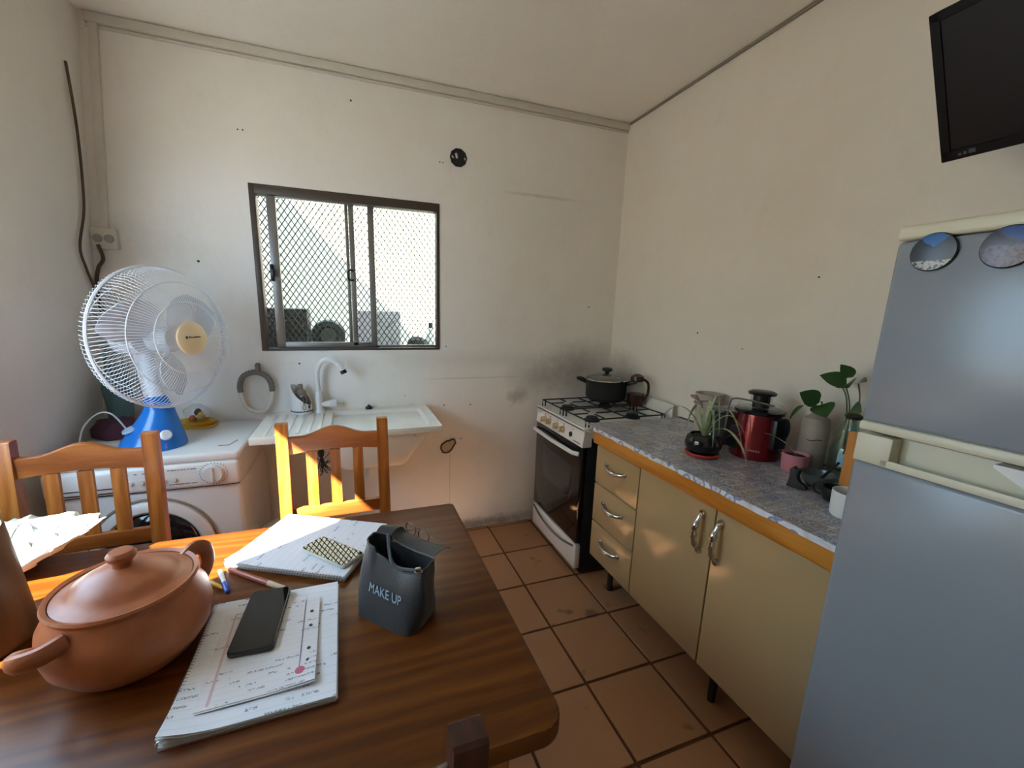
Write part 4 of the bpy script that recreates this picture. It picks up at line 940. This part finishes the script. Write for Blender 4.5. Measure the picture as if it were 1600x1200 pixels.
# stoneware bottle
sb_ = thing('stoneware_bottle', 'tall grey stoneware bottle holding a leafy cutting against the wall', 'bottle', (-.10, -1.462, OZ))
bm = nb(); lathe(bm, [(0, 0), (.040, 0), (.044, .006), (.044, .172), (.039, .192), (.020, .206), (.015, .212), (.016, .230), (.019, .236), (.013, .236), (.012, .21), (0, .2)], (-.10, -1.462, OZ), 32); part('body', bm, M_stone, sb_)
bm = nb(); tube(bm, [(-.10+.0445*math.cos(a), -1.462+.0445*math.sin(a), OZ+.115+.003*math.sin(5*a)) for a in [PI+.1+.08*k for k in range(14)]], .0018, 4); part('band_print', bm, plain('faded_print', '#4d4a44', .7), sb_)
def leafblade(bm, base, tip, width, droop=.02, nrm=(0, 0, 1)):
    b, t_ = Vector(base), Vector(tip); d = (t_-b); L = d.length; d.normalize(); s = d.cross(Vector(nrm)).normalized(); nn = s.cross(d)
    rows = []
    for i in range(9):
        u = i/8; wv_ = width*(math.sin(PI*u**.75)**.8)*(1-.15*u) if 0 < u < 1 else .0008
        p = b+d*L*u-nn*droop*u*u
        rows.append([bm.verts.new(p-s*wv_+nn*wv_*.25), bm.verts.new(p-s*wv_*.5+nn*wv_*.06), bm.verts.new(p), bm.verts.new(p+s*wv_*.5+nn*wv_*.06), bm.verts.new(p+s*wv_+nn*wv_*.25)])
    for a, c in zip(rows, rows[1:]):
        for k in range(4): bm.faces.new((a[k], a[k+1], c[k+1], c[k]))
def cutting(t, stems, leaves):
    for pts in stems:
        bm = nb(); tube(bm, spline(pts, 5), .0026, 6); part('stem', bm, M_stem, t)
    for b, tp, wd__, dr, nr in leaves:
        bm = nb(); leafblade(bm, b, tp, wd__, dr, nr); part('leaf', bm, M_leaf, t)
cutting(sb_, [[(-.10, -1.462, OZ+.2), (-.12, -1.455, OZ+.245), (-.135, -1.43, OZ+.240)], [(-.10, -1.462, OZ+.2), (-.11, -1.475, OZ+.25), (-.125, -1.48, OZ+.258)]],
        [((-.135, -1.43, OZ+.235), (-.17, -1.395, OZ+.185), .016, .02, (-.6, .3, .7)), ((-.125, -1.475, OZ+.255), (-.17, -1.43, OZ+.285), .036, .0, (-.85, -.2, .5)),
         ((-.125, -1.485, OZ+.25), (-.18, -1.535, OZ+.225), .040, .01, (-.8, -.1, .6)), ((-.115, -1.47, OZ+.24), (-.16, -1.47, OZ+.25), .03, .01, (-.9, 0, .45))])
# glass bottle behind with pothos
gb = thing('glass_vase', 'narrow clear glass bottle with pothos cutting beside the stoneware bottle', 'vase', (-.075, -1.552, OZ))
bm = nb(); lathe(bm, [(0, .003), (.034, .003), (.037, .008), (.037, .15), (.030, .18), (.020, .20), (.019, .225), (.022, .23), (.017, .23), (.016, .20), (.033, .15), (.033, .012), (0, .008)], (-.075, -1.552, OZ), 28); part('glass', bm, M_green_glass, gb)
cutting(gb, [[(-.075, -1.552, OZ+.02), (-.08, -1.55, OZ+.15), (-.085, -1.535, OZ+.28), (-.10, -1.51, OZ+.335)], [(-.075, -1.552, OZ+.02), (-.075, -1.56, OZ+.2), (-.085, -1.575, OZ+.28), (-.10, -1.57, OZ+.34)], [(-.075, -1.552, OZ+.1), (-.085, -1.55, OZ+.25), (-.105, -1.535, OZ+.33)]],
        [((-.10, -1.535, OZ+.335), (-.145, -1.475, OZ+.36), .032, .01, (-.8, -.2, .6)), ((-.105, -1.54, OZ+.335), (-.15, -1.565, OZ+.335), .034, .01, (-.85, 0, .5)), ((-.10, -1.55, OZ+.36), (-.125, -1.52, OZ+.40), .022, 0, (-.9, 0, .4)),
         ((-.10, -1.57, OZ+.345), (-.13, -1.60, OZ+.36), .020, .01, (-.7, 0, .7)), ((-.085, -1.555, OZ+.245), (-.13, -1.60, OZ+.255), .034, .012, (-.85, .1, .5))])
# bottle with the blue label
lb = thing('labelled_bottle', 'clear glass bottle with a blue label and dark stopper near the fridge', 'bottle', (-.17, -1.615, OZ))
bm = nb(); lathe(bm, [(0, .003), (.046, .003), (.050, .01), (.050, .125), (.040, .15), (.018, .185), (.015, .235), (.011, .235), (.013, .185), (.036, .148), (.046, .12), (.046, .014), (0, .010)], (-.17, -1.615, OZ), 30); part('glass', bm, M_green_glass, lb)
bm = nb(); grid(bm, lambda u, v: (-.17+.0512*math.cos(PI*1.02+u*PI*.34), -1.615+.0512*math.sin(PI*1.02+u*PI*.34), OZ+.075+.045*v), 10, 2, .0004); part('label', bm, M_label_blue, lb)
bm = nb(); tube(bm, [(-.17+.0522*math.cos(a), -1.615+.0522*math.sin(a), OZ+z) for a, z in [(PI*1.2+.15*math.cos(q*.5), .098+.012*math.sin(q*.5)) for q in range(11)]], .0016, 4); part('label_print', bm, M_ink, lb)
bm = nb(); lathe(bm, [(0, .232), (.020, .232), (.024, .242), (.014, .25), (0, .25)], (-.17, -1.615, OZ), 18); part('stopper', bm, plain('dark_cork', '#2c241d', .8), lb)
# boot-shaped dark ornament
bm = nb(); prism(bm, [(0, 0), (.074, 0), (.078, .012), (.066, .024), (.048, .032), (.040, .05), (.041, .068), (.046, .082), (.038, .088), (.030, .082), (.020, .094), (.013, .084), (.006, .078), (.010, .05), (.006, .02)], -.015, .015, Matrix.Translation((-.352, -1.560, OZ)) @ Matrix.Scale(.78, 4) @ Matrix(((.22, 0, .975, 0), (-.975, 0, .22, 0), (0, 1, 0, 0), (0, 0, 0, 1))), .006)
single('boot_ornament', bm, M_black_soft, 'small black boot-shaped ornament at the front of the pink pot', 'ornament', loc=(-.335, -1.583, OZ))
# glass bowl
gw = thing('glass_bowl', 'low smoky glass bowl with a dark spoon on the oilcloth', 'bowl', (-.268, -1.600, OZ))
bm = nb(); lathe(bm, [(0, .002), (.028, .002), (.045, .022), (.052, .048), (.048, .048), (.041, .024), (.026, .008), (0, .007)], (-.268, -1.600, OZ), 28); part('bowl', bm, plain('smoky_glass', '#5c625f', .15, alpha=.7), gw)
bm = nb(); tube(bm, [(-.268, -1.600, OZ+.012), (-.27, -1.622, OZ+.05), (-.272, -1.655, OZ+.105)], [.007, .0045, .004], 6); part('spoon', bm, M_black, gw)
# black cup on its side and white tumbler
mg = thing('black_cup', 'small black cup with a ring handle in front of the white tumbler', 'cup', (-.33, -1.675, OZ))
bm = nb(); lathe(bm, [(0, 0), (.028, 0), (.034, .01), (.036, .042), (.033, .042), (.030, .012), (0, .006)], (-.325, -1.69, OZ), 24); part('body', bm, M_black, mg)
bm = nb(); tube(bm, [(-.335+.0*k, -1.648+.018*math.cos(2*PI*k/16), OZ+.024+.017*math.sin(2*PI*k/16)) for k in range(16)], .005, 6, closed=True); part('handle', bm, M_black, mg)
wc = thing('white_tumbler', 'white plastic tumbler with a white stick at the edge of the worktop', 'tumbler', (-.405, -1.768, OZ))
bm = nb(); lathe(bm, [(0, 0), (.036, 0), (.040, .006), (.042, .074), (.039, .074), (.036, .01), (0, .006)], (-.405, -1.772, OZ), 30); part('body', bm, M_whiteplastic, wc)
bm = nb(); tube(bm, [(-.395, -1.772, OZ+.01), (-.385, -1.765, OZ+.095)], .008, 8); part('stick', bm, M_whiteplastic, wc)
bm = nb(); box(bm, -.270, -.254, -1.874, -1.662, OZ, OZ+.212, .004)
single('chopping_board', bm, M_board, 'orange wooden chopping board standing upright beside the fridge', 'chopping board', loc=(-.262, -1.77, OZ))
bm = nb(); leafblade(bm, (-.20, -1.75, OZ+.18), (-.23, -1.80, OZ+.37), .03, 0, (-.9, -.2, 0)); tube(bm, spline([(-.19, -1.72, OZ), (-.19, -1.735, OZ+.1), (-.20, -1.75, OZ+.18)], 4), .003, 6); lathe(bm, [(0, 0), (.03, 0), (.036, .06), (.033, .06), (0, .05)], (-.19, -1.72, OZ), 18)
single('corner_plant', bm, M_stem, 'upright dull green leaf in a little pot tucked beside the fridge', 'plant', loc=(-.19, -1.72, OZ))

# ================================================================== FRIDGE
fr = thing('fridge', 'tall white two-door fridge with a cream handle strip', 'fridge', (-.35, -2.20, 0))
fx, fy0, fy1, fH = -.65, -2.50, -1.888, 1.642
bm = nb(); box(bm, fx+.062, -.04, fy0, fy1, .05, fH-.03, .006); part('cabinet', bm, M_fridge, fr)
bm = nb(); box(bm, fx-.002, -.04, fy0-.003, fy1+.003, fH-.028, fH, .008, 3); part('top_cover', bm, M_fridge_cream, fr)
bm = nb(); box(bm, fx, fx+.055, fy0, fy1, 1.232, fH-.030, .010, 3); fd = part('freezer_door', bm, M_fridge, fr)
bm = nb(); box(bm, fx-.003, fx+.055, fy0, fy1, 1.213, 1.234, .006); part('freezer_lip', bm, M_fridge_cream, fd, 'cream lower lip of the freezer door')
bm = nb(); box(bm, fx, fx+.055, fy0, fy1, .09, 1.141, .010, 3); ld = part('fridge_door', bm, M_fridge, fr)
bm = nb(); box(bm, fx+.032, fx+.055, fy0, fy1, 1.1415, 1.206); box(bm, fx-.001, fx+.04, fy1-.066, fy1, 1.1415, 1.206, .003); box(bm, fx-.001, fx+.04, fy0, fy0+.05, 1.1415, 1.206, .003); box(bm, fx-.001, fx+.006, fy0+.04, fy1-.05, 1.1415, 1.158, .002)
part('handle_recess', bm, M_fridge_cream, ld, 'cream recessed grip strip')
bm = nb(); loft(bm, [[(fx+.0+.004*s, y, 1.206-h) for s, h in ((0, 0), (0, h0), (8, h0), (8, 0))] for y, h0 in ((-2.10, .006), (-2.14, .03), (-2.3, .045), (-2.46, .045))], smooth=False); part('door_pull', bm, M_whiteplastic, ld)
bm = nb(); box(bm, fx+.05, fx+.064, fy0+.01, fy1-.01, .08, fH-.04); part('gasket', bm, plain('grey_gasket', '#6f6a5c', .8), fr)
bm = nb(); box(bm, fx+.03, -.06, fy0+.02, fy1-.02, .0, .085, .004); part('plinth', bm, M_black_soft, fr)
def magnet(label, y, z, seed, mat):
    t = thing('fridge_magnet', label, 'magnet', (fx, y, z), 0, 'round picture magnets on the freezer door')
    R_ = Matrix.Translation((fx, y, z)) @ Matrix.Rotation(-PI/2, 4, 'Y')
    bm = nb(); lathe(bm, [(0, 0), (.034, 0), (.036, .003), (.034, .006)], (0, 0, 0), 36, R_); part('rim', bm, M_black, t)
    bm = nb(); lathe(bm, [(.034, .006), (.02, .0075), (0, .008)], (0, 0, 0), 36, R_); part('picture', bm, mat, t); return t
def picture(name, sky, rock, low, k):
    g = G(name); sp = g.n('ShaderNodeSeparateXYZ'); g.set(sp.inputs[0], g.co())
    nz = g.noise(g.co(), 45, 5, .6)
    h = g.math('ADD', g.math('MULTIPLY', sp.outputs[2], 28), g.math('ADD', g.math('MULTIPLY', nz, .9), g.math('MULTIPLY', g.math('ABSOLUTE', g.math('ADD', sp.outputs[1], -.008*k)), -22)))
    c = g.ramp(h, [(.0, rock), (.45, '#26282d'), (.62, rock), (.66, sky), (1, sky)])
    c = g.mix(g.math('MULTIPLY', g.ramp(g.noise(g.co(), 150, 4), [(.42, 0.), (.52, 1.)]), g.math('LESS_THAN', sp.outputs[2], -.016 if k == 0 else .004)), c, low)
    g.base(c); g.rough(.3); return g.m
magnet('round magnet with a blue sky over dark rocks, at the freezer door edge', -1.951, 1.585, 1, picture('picture_a', '#28609f', '#1c2024', '#a9a698', 0))
magnet('round magnet with a purple brown rock picture, farther along the freezer door', -2.050, 1.582, 2, picture('picture_b', '#1f4484', '#4a3d45', '#6a5d69', -1.6))
bm = nb(); lathe(bm, [(.17, 0), (.165, .012), (.12, .034), (.06, .046), (0, .048)], (-.42, -2.16, fH), 28); lathe(bm, [(.172, 0), (.174, .004), (.166, .008)], (-.42, -2.16, fH), 28)
single('straw_basket', bm, plain('straw', '#9a7c52', .8, var=.4, scale=60), 'brown rounded basket lid lying on top of the fridge', 'basket', loc=(-.42, -2.16, fH))

# ================================================================== TELEVISION
tv = thing('television', 'black flat television tilted down on the right wall above the fridge', 'television', (-.02, -2.0, 2.0))
tl = .53; TVM = Matrix.Translation((-.205, -1.715, 1.872)) @ Matrix(((0, -math.sin(tl), -math.cos(tl), 0), (-1, 0, 0, 0), (0, math.cos(tl), -math.sin(tl), 0), (0, 0, 0, 1)))
TW, TH = .60, .347   # local x along the wall (towards the door), y up the screen, z out into the room
bm = nb(); box(bm, 0, TW, 0, TH, -.035, 0, .006, 2, TVM); part('housing', bm, plain('bezel_black', '#09090b', .5, spec=.2), tv)
bm = nb()
for a in ((0, TW, 0, .026), (0, TW, TH-.020, TH), (0, .020, 0, TH), (TW-.020, TW, 0, TH)): box(bm, a[0], a[1], a[2], a[3], -.001, .004, .0015, 1, TVM)
part('bezel', bm, plain('bezel_black', '#09090b', .5, spec=.2), tv)
bm = nb(); box(bm, .018, TW-.018, .024, TH-.018, -.001, .0015, M=TVM); part('screen', bm, plain('screen', '#0d1318', .35, spec=.25), tv)
bm = nb()
for k, (x0, x1, hh) in enumerate(((.034, .040, .006), (.044, .050, .008), (.054, .066, .010))): box(bm, x0, x1, .009, .009+hh, .0036, .0046, M=TVM)
part('maker_mark', bm, plain('silver_mark', '#4c4f52', .5), tv, kind='stuff')
bm = nb(); a = TVM @ Vector((TW*.5, TH*.5, -.035)); box(bm, -.02, -.001, a.y-.06, a.y+.06, a.z-.06, a.z+.06, .004); tube(bm, [(-.015, a.y, a.z), a], .018, 10); box(bm, TW*.5-.06, TW*.5+.06, TH*.5-.06, TH*.5+.06, -.045, -.034, M=TVM); part('wall_bracket', bm, M_black_soft, tv)

# ================================================================== THINGS ON THE DINING TABLE
# terracotta casserole, slightly oval
cz = TZ+.001
cp_ = thing('clay_casserole', 'large terracotta casserole with lid and two ear handles', 'casserole', (-2.165, -1.565, cz)); CC = Vector((-2.150, -1.570, cz)); KR = .885
bm = nb(); lathe(bm, [(0, 0), (.085, 0), (.115, .012), (.140, .045), (.148, .078), (.142, .110), (.128, .132), (.124, .142), (.130, .152), (.127, .157), (.119, .154), (.116, .14), (.125, .10), (.12, .04), (.08, .012), (0, .01)], CC, 56, None, KR, KR); part('body', bm, M_terra, cp_)
bm = nb(); lathe(bm, [(.116, .146), (.117, .152), (.104, .156), (.092, .160), (.086, .168), (.06, .181), (.03, .189), (.018, .191), (.017, .200), (.024, .206), (.026, .214), (.020, .221), (0, .223)], CC, 48, None, KR, KR); part('lid', bm, M_terra, cp_)
for s, ang in ((1, math.radians(52)), (-1, math.radians(54))):
    d = Vector((math.cos(ang), math.sin(ang), 0))*s; e = Vector((0, 0, 1)); f_ = Vector((-d.y, d.x, 0))
    bm = nb()
    if s > 0: pts = [CC+d*.108+e*.140, CC+d*.130+e*.150, CC+d*.150+e*.138, CC+d*.153+e*.105, CC+d*.138+e*.078, CC+d*.122+e*.065]
    else: pts = [CC+d*.110+f_*.028+e*.125, CC+d*.140+f_*.024+e*.122, CC+d*.158+f_*.004+e*.118, CC+d*.146-f_*.022+e*.106, CC+d*.118-f_*.028+e*.09]
    tube(bm, spline(pts, 6), [.013]*40, 10, sy=1.35) if False else tube(bm, spline(pts, 6), .0125, 10, sy=1.3); part('handle', bm, M_terra, cp_)
# notebook 1
def notebook(name, label, cx, cy, rz, w_, h_, th, mat, spiral_side, curl):
    t = thing(name, label, 'notebook', (cx, cy, TZ+.0005), rz, 'spiral notebooks on the table')
    bm = nb(); rnd = random.Random(int(abs(cx*1000)))
    def layer(z, dx, dy, c):
        return lambda u, v: (-w_/2+w_*u+dx, -h_/2+h_*v+dy, z+c*(max(0, 1-u*2.6-v*2.6))**2*.016)
    box(bm, -w_/2, w_/2, -h_/2, h_/2, 0, .0015); part('back_cover', bm, plain('back_cover', '#8d6f74', .6), t, local=True)
    bm = nb()
    for k in range(6):
        grid(bm, layer(.002+th*k/6, rnd.uniform(-.002, .003), rnd.uniform(-.002, .002), curl*k/6), 8, 8, .0006)
    part('page_block', bm, M_paper_edge, t, local=True)
    bm = nb(); grid(bm, layer(th+.0025, 0, 0, curl), 14, 14, .0003); part('top_page', bm, mat, t, local=True)
    bm = nb(); n_ = 44
    for k in range(n_):
        u = (k+.5)/n_
        c = (-w_/2+.002, -h_/2+h_*u) if spiral_side == 'x' else (-w_/2+w_*u, -h_/2+.002)
        ring_ = []
        for q in range(9):
            a = 2*PI*q/9; r = .0062
            ring_.append((c[0]+r*math.cos(a), c[1]+.0012*math.sin(a), th*.5+.003+r*1.0*math.sin(a)) if spiral_side == 'x' else (c[0]+.0012*math.sin(a), c[1]+r*math.cos(a), th*.5+.003+r*math.sin(a)))
        tube(bm, ring_, .0008, 3, closed=True)
    part('spiral_binding', bm, M_steel, t, kind='stuff', local=True); return t
nb1 = notebook('notebook', 'open spiral notebook under the black phone, nearest the table edge', -1.906, -1.645, math.radians(1.0), .258, .325, .011, M_note, 'x', 1.0)
nb2 = notebook('notebook', 'spiral notebook with ruled pages under the patterned phone, by the grey pouch', -1.852, -1.272, math.radians(-27.5), .335, .268, .012, M_note2, 'y', .5)
# loose sheets on notebook 1
ls = thing('loose_sheets', 'written loose sheets with hole punches lying on the near notebook', 'papers', (-1.907, -1.652, TZ+.018), math.radians(1.5))
bm = nb(); grid(bm, lambda u, v: (-.093+.186*u, -.118+.236*v, .0004+.016*max(0, u-v*.9-.55)**1.5), 16, 16, .0006); part('top_sheet', bm, M_sheet, ls, local=True)
bm = nb(); grid(bm, lambda u, v: (-.09+.184*u, -.121+.236*v, -.0006+.012*max(0, u-v*.9-.55)**1.5), 10, 10, .0004); part('under_sheet', bm, M_paper_edge, ls, local=True)
bm = nb(); box(bm, -.0765, -.0725, -.112, .112, .0012, .0016); part('pink_margin', bm, plain('faint_pink', '#c9a9b6', .6), ls, local=True)
bm = nb(); box(bm, .0630, .0645, -.085, .115, .0016, .0020); part('ruled_margin', bm, plain('violet_ink', '#77708f', .6), ls, local=True)
for y in (.072, .028, -.035, -.065):
    bm = nb(); cyl(bm, (.078, y, .0012), (.078, y, .0022), .0036, n=12); part('punch_hole', bm, M_ink, ls, local=True)
bm = nb(); cyl(bm, (.066, -.086, .0020), (.066, -.086, .0028), .0085, n=24); part('stamp', bm, M_pink, ls, local=True)
# black phone
def phone(label, loc, rz, w_, h_, th, case, glass, tilt=0):
    t = thing('smartphone', label, 'phone', loc, rz)
    bm = nb(); prism(bm, rrect(-w_/2, w_/2, -h_/2, h_/2, .010, 5), 0, th, None, .0018); part('case', bm, case, t, local=True)
    bm = nb(); prism(bm, rrect(-w_/2+.0025, w_/2-.0025, -h_/2+.0025, h_/2-.0025, .008, 5), th-.0003, th+.0006); part('screen', bm, glass, t, local=True)
    bm = nb(); box(bm, w_/2-.001, w_/2+.0008, h_*.12, h_*.25, th*.35, th*.65); box(bm, w_/2-.001, w_/2+.0008, h_*.30, h_*.36, th*.35, th*.65); part('side_button', bm, case, t, local=True); return t
M_screen = plain('phone_screen', '#08090a', .0, spec=.5)
phone('black smartphone lying on the loose sheets', (-1.928, -1.578, TZ+.0205), math.radians(-3), .082, .188, .009, M_black, M_screen)
phone('smartphone with pale case whose screen mirrors the window mesh, on the far notebook', (-1.797, -1.352, TZ+.0165), math.radians(42), .075, .168, .009, plain('pale_case', '#c9c9c0', .3), M_screen)
# pens
t = thing('ballpoint_pen', 'white ballpoint pen with a blue cap beside the casserole', 'pen', (-2.05, -1.385, TZ+.006))
p0, p1 = Vector((-2.068, -1.335, TZ+.0055)), Vector((-2.028, -1.432, TZ+.0055)); d = (p1-p0)
bm = nb(); cyl(bm, p0, p0+d*.62, .0052, n=12); part('barrel', bm, M_whiteplastic, t)
bm = nb(); tube(bm, [p0+d*.60, p0+d*.97, p1], [.0064, .0062, .004], 12); tube(bm, [p0+d*.62+Vector((.004, 0, .004)), p0+d*.85+Vector((.004, 0, .005))], .0018, 5); part('cap', bm, M_bluecap, t)
t = thing('marker_pen', 'brick red marker with a pale tip end by the black phone', 'pen', (-1.97, -1.40, TZ+.007))
p0, p1 = Vector((-2.05, -1.332, TZ+.0065)), Vector((-1.900, -1.462, TZ+.0065)); d = p1-p0
bm = nb(); tube(bm, [p0, p0+d*.03, p0+d*.72], [.003, .0062, .0068], 12); part('barrel', bm, M_redpencil, t)
bm = nb(); tube(bm, [p0+d*.72, p0+d*.96, p1], [.0068, .0064, .004], 12); part('tip_cap', bm, M_cream, t)
bm = nb(); tube(bm, [(-2.085, -1.372, TZ+.0055), (-2.052, -1.405, TZ+.0055)], .0055, 8); tube(bm, [(-2.052, -1.405, TZ+.0055), (-2.043, -1.414, TZ+.0055)], [.0055, .001], 8)
single('pencil_stub', bm, M_yellow, 'short yellow pencil stub at the foot of the casserole handle', 'pencil', loc=(-2.065, -1.39, TZ))
# MAKE UP pouch
mk = thing('cosmetic_pouch', 'grey mesh cosmetic pouch printed with pale capital letters', 'pouch', (-1.652, -1.60, TZ)); 
A0, B0 = Vector((-1.748, -1.583, 0)), Vector((-1.632, -1.712, 0)); dep = Vector((.080, .096, 0))
ax = (B0-A0)/2; mid0 = (A0+B0)/2+dep/2
rings = []; NP = 120
for i in range(13):
    u = i/12; z = TZ+.001+u*.134
    sx_ = 1.0+.06*math.sin(PI*u)+.02*u; sd = (1-.55*u)
    ring_ = []
    for k in range(NP):
        a = 2*PI*k/NP; c, s = math.cos(a), math.sin(a); ex = .45
        px = abs(c)**ex*(1 if c > 0 else -1); py = abs(s)**ex*(1 if s > 0 else -1)
        p = mid0+ax*px*sx_+dep/2*py*sd+dep*.12*u
        sag = -.022*u**3*(math.exp(-((px-.35)/.5)**2))*(1 if py < 0 else .2) + .012*u**3*(1 if px < -.5 else 0)
        wob = .003*math.sin(4*a+6*u)
        ring_.append((p.x+wob, p.y-wob*.6, z+sag))
    rings.append(ring_)
bm = nb(); loft(bm, rings, False); bm.faces.new([v for v in list(bm.verts)[:NP]][::-1]); body = part('body', bm, M_bag, mk)
inner = [[tuple(Vector(p)*.985+Vector((mid0.x, mid0.y, p[2]))*.015) for p in rings[12]], [tuple(Vector((p[0], p[1], 0))*.94+Vector((mid0.x, mid0.y, 0))*.06+Vector((0, 0, p[2]))) for p in rings[8]], [tuple(Vector((p[0], p[1], 0))*.7+Vector((mid0.x, mid0.y, 0))*.3+Vector((0, 0, p[2]))) for p in rings[4]]]
bm = nb(); loft(bm, inner, False); bm.faces.new(list(bm.verts)[-NP:]); part('lining', bm, M_bag_dark, mk)
bm = nb(); tube(bm, rings[12], .0024, 6, closed=True); part('rim_binding', bm, M_bag_dark, mk)
back = [rings[12][k] for k in range(12, 54)]
bm = nb()
def flap(u, v):
    f = u*(len(back)-1); i = min(int(f), len(back)-2); p = Vector(back[i]).lerp(Vector(back[i+1]), f-i)
    return p+dep.normalized()*(.006+.052*v*(1-u*.3))+Vector((.012*v*(1-u), -.012*v*(1-u), .016*math.sin(v*2.2)-.016*v))
grid(bm, flap, 24, 6, .0012); part('folded_flap', bm, M_bag_dark, mk, 'dark flap folded outwards')
bm = nb(); zp = spline([Vector(back[24])+Vector((-.004, -.003, .004)), mid0+Vector((-.01, .0, TZ+.128)), mid0+Vector((.006, -.025, TZ+.118)), Vector(rings[12][102])+Vector((0, 0, .004))], 6)
tube(bm, zp, .0042, 6); part('zip', bm, plain('zip_grey', '#454b52', .5), mk)
q = Vector(rings[12][102])+Vector((0, 0, .006)); bm = nb(); box(bm, q.x-.006, q.x+.006, q.y-.004, q.y+.004, q.z-.002, q.z+.004, .001); tube(bm, [q+Vector((.008*math.cos(a), .005*math.sin(a)-.006, -.001)) for a in [2*PI*k/12 for k in range(12)]], .0014, 5, closed=True); part('zip_slider', bm, M_steel, mk)
fx_ = ax.normalized(); fz_ = Vector((0, 0, 1)); fnm = -dep.normalized()
# lettering lies on the front face, raised a hair above the cloth
tx = text_bm('MAKE UP', .0245, .0004)
bmesh.ops.triangulate(tx, faces=list(tx.faces))
bmesh.ops.subdivide_edges(tx, edges=[e for e in tx.edges if e.calc_length() > .004], cuts=2, use_grid_fill=True)
bmesh.ops.triangulate(tx, faces=list(tx.faces))
cz_ = .062
for v in tx.verts:
    x, y = v.co.x*1.0-.004, v.co.y*1.05+cz_; u = y/.134; zz = v.co.z
    px = x/ax.length
    sx_ = 1.0+.06*math.sin(PI*u)+.02*u; sd = 1-.55*u
    # height of the rounded front at this px
    cc = min(.999, abs(px/sx_))**(1/.45); ss = (1-cc*cc)**.5; py = -(ss**.45)
    a = math.atan2(-ss, cc if px > 0 else -cc) % (2*PI); wob = .003*math.sin(4*a+6*u)
    p = mid0+fx_*x+dep/2*py*sd+dep*.12*u; v.co = Vector((p.x+wob, p.y-wob*.6, TZ+.001+y))+fnm*(.0014+zz)
part('lettering', tx, M_print, body, 'pale lettering')
# spectacles behind the pouch
gl = thing('spectacles', 'thin dark spectacles lying folded behind the grey pouch', 'spectacles', (-1.56, -1.34, TZ))
for s, c in ((0, Vector((-1.575, -1.292, TZ+.022))), (1, Vector((-1.545, -1.345, TZ+.022)))):
    bm = nb(); e1 = Vector((.5, -.86, 0)); pts = [c+e1*.024*math.cos(a)+Vector((.10, .06, 1)).normalized()*.019*math.sin(a)*(1-.15*math.sin(a)) for a in [2*PI*k/20 for k in range(20)]]
    tube(bm, pts, .0018, 6, closed=True); part('rim', bm, plain('dark_brown_frame', '#3a2417', .35), gl)
bm = nb(); tube(bm, spline([(-1.562, -1.313, TZ+.028), (-1.556, -1.318, TZ+.031), (-1.556, -1.325, TZ+.028)], 4), .0012, 5); part('bridge', bm, plain('dark_brown_frame', '#3a2417'), gl)
for a, b in (((-1.585, -1.270, TZ+.03), (-1.495, -1.375, TZ+.006)), ((-1.533, -1.367, TZ+.03), (-1.60, -1.262, TZ+.005))):
    bm = nb(); a, b = Vector(a), Vector(b); tube(bm, spline([a, a.lerp(b, .6)+Vector((.004, .004, .004)), b], 5), .0016, 6); part('temple', bm, plain('dark_brown_frame', '#3a2417'), gl)
# white plastic bag and brown container at the left
bm = nb()
def bagf(u, v):
    a = 2*PI*u; ph = PI*(v-.5); cp = abs(math.cos(ph))**.55 if 0 < v < 1 else .0
    ca, sa = math.cos(a), math.sin(a)
    lx = .150*cp*abs(ca)**.7*(1 if ca > 0 else -1); ly = .085*cp*abs(sa)**.8*(1 if sa > 0 else -1)
    crk = .007*math.sin(9*a+4*v*PI)+.005*math.sin(17*a-9*v)
    zb = max(0, lx+.02)*.62; zt = .128-.02*abs(lx)/.15-.25*ly*(1 if ly < 0 else -1)*-.4
    t = (math.sin(ph)+1)/2; t = t*t*(3-2*t)
    return (-2.525+lx+crk*.8, -1.180+ly+crk*.5, TZ+max(.001, zb+(zt-zb)*t+crk*.8*t))
grid(bm, bagf, 64, 22); single('plastic_bag', bm, M_plastic_bag, 'white crumpled plastic bag of bread in full sun on the table', 'bag', loc=(-2.525, -1.18, TZ), sharp=70)
bc = thing('brown_container', 'tall round brown container at the left end of the table', 'container', (-2.468, -1.462, TZ+.001))
bm = nb(); lathe(bm, [(0, 0), (.098, 0), (.100, .006), (.082, .235), (.078, .24), (.073, .235), (.088, .01), (0, .008)], (-2.468, -1.462, TZ+.001), 40); part('body', bm, M_kraft, bc)
bm = nb(); lathe(bm, [(.076, .2), (.06, .21), (0, .215)], (-2.468, -1.462, TZ+.001), 24); part('contents', bm, M_cream, bc)
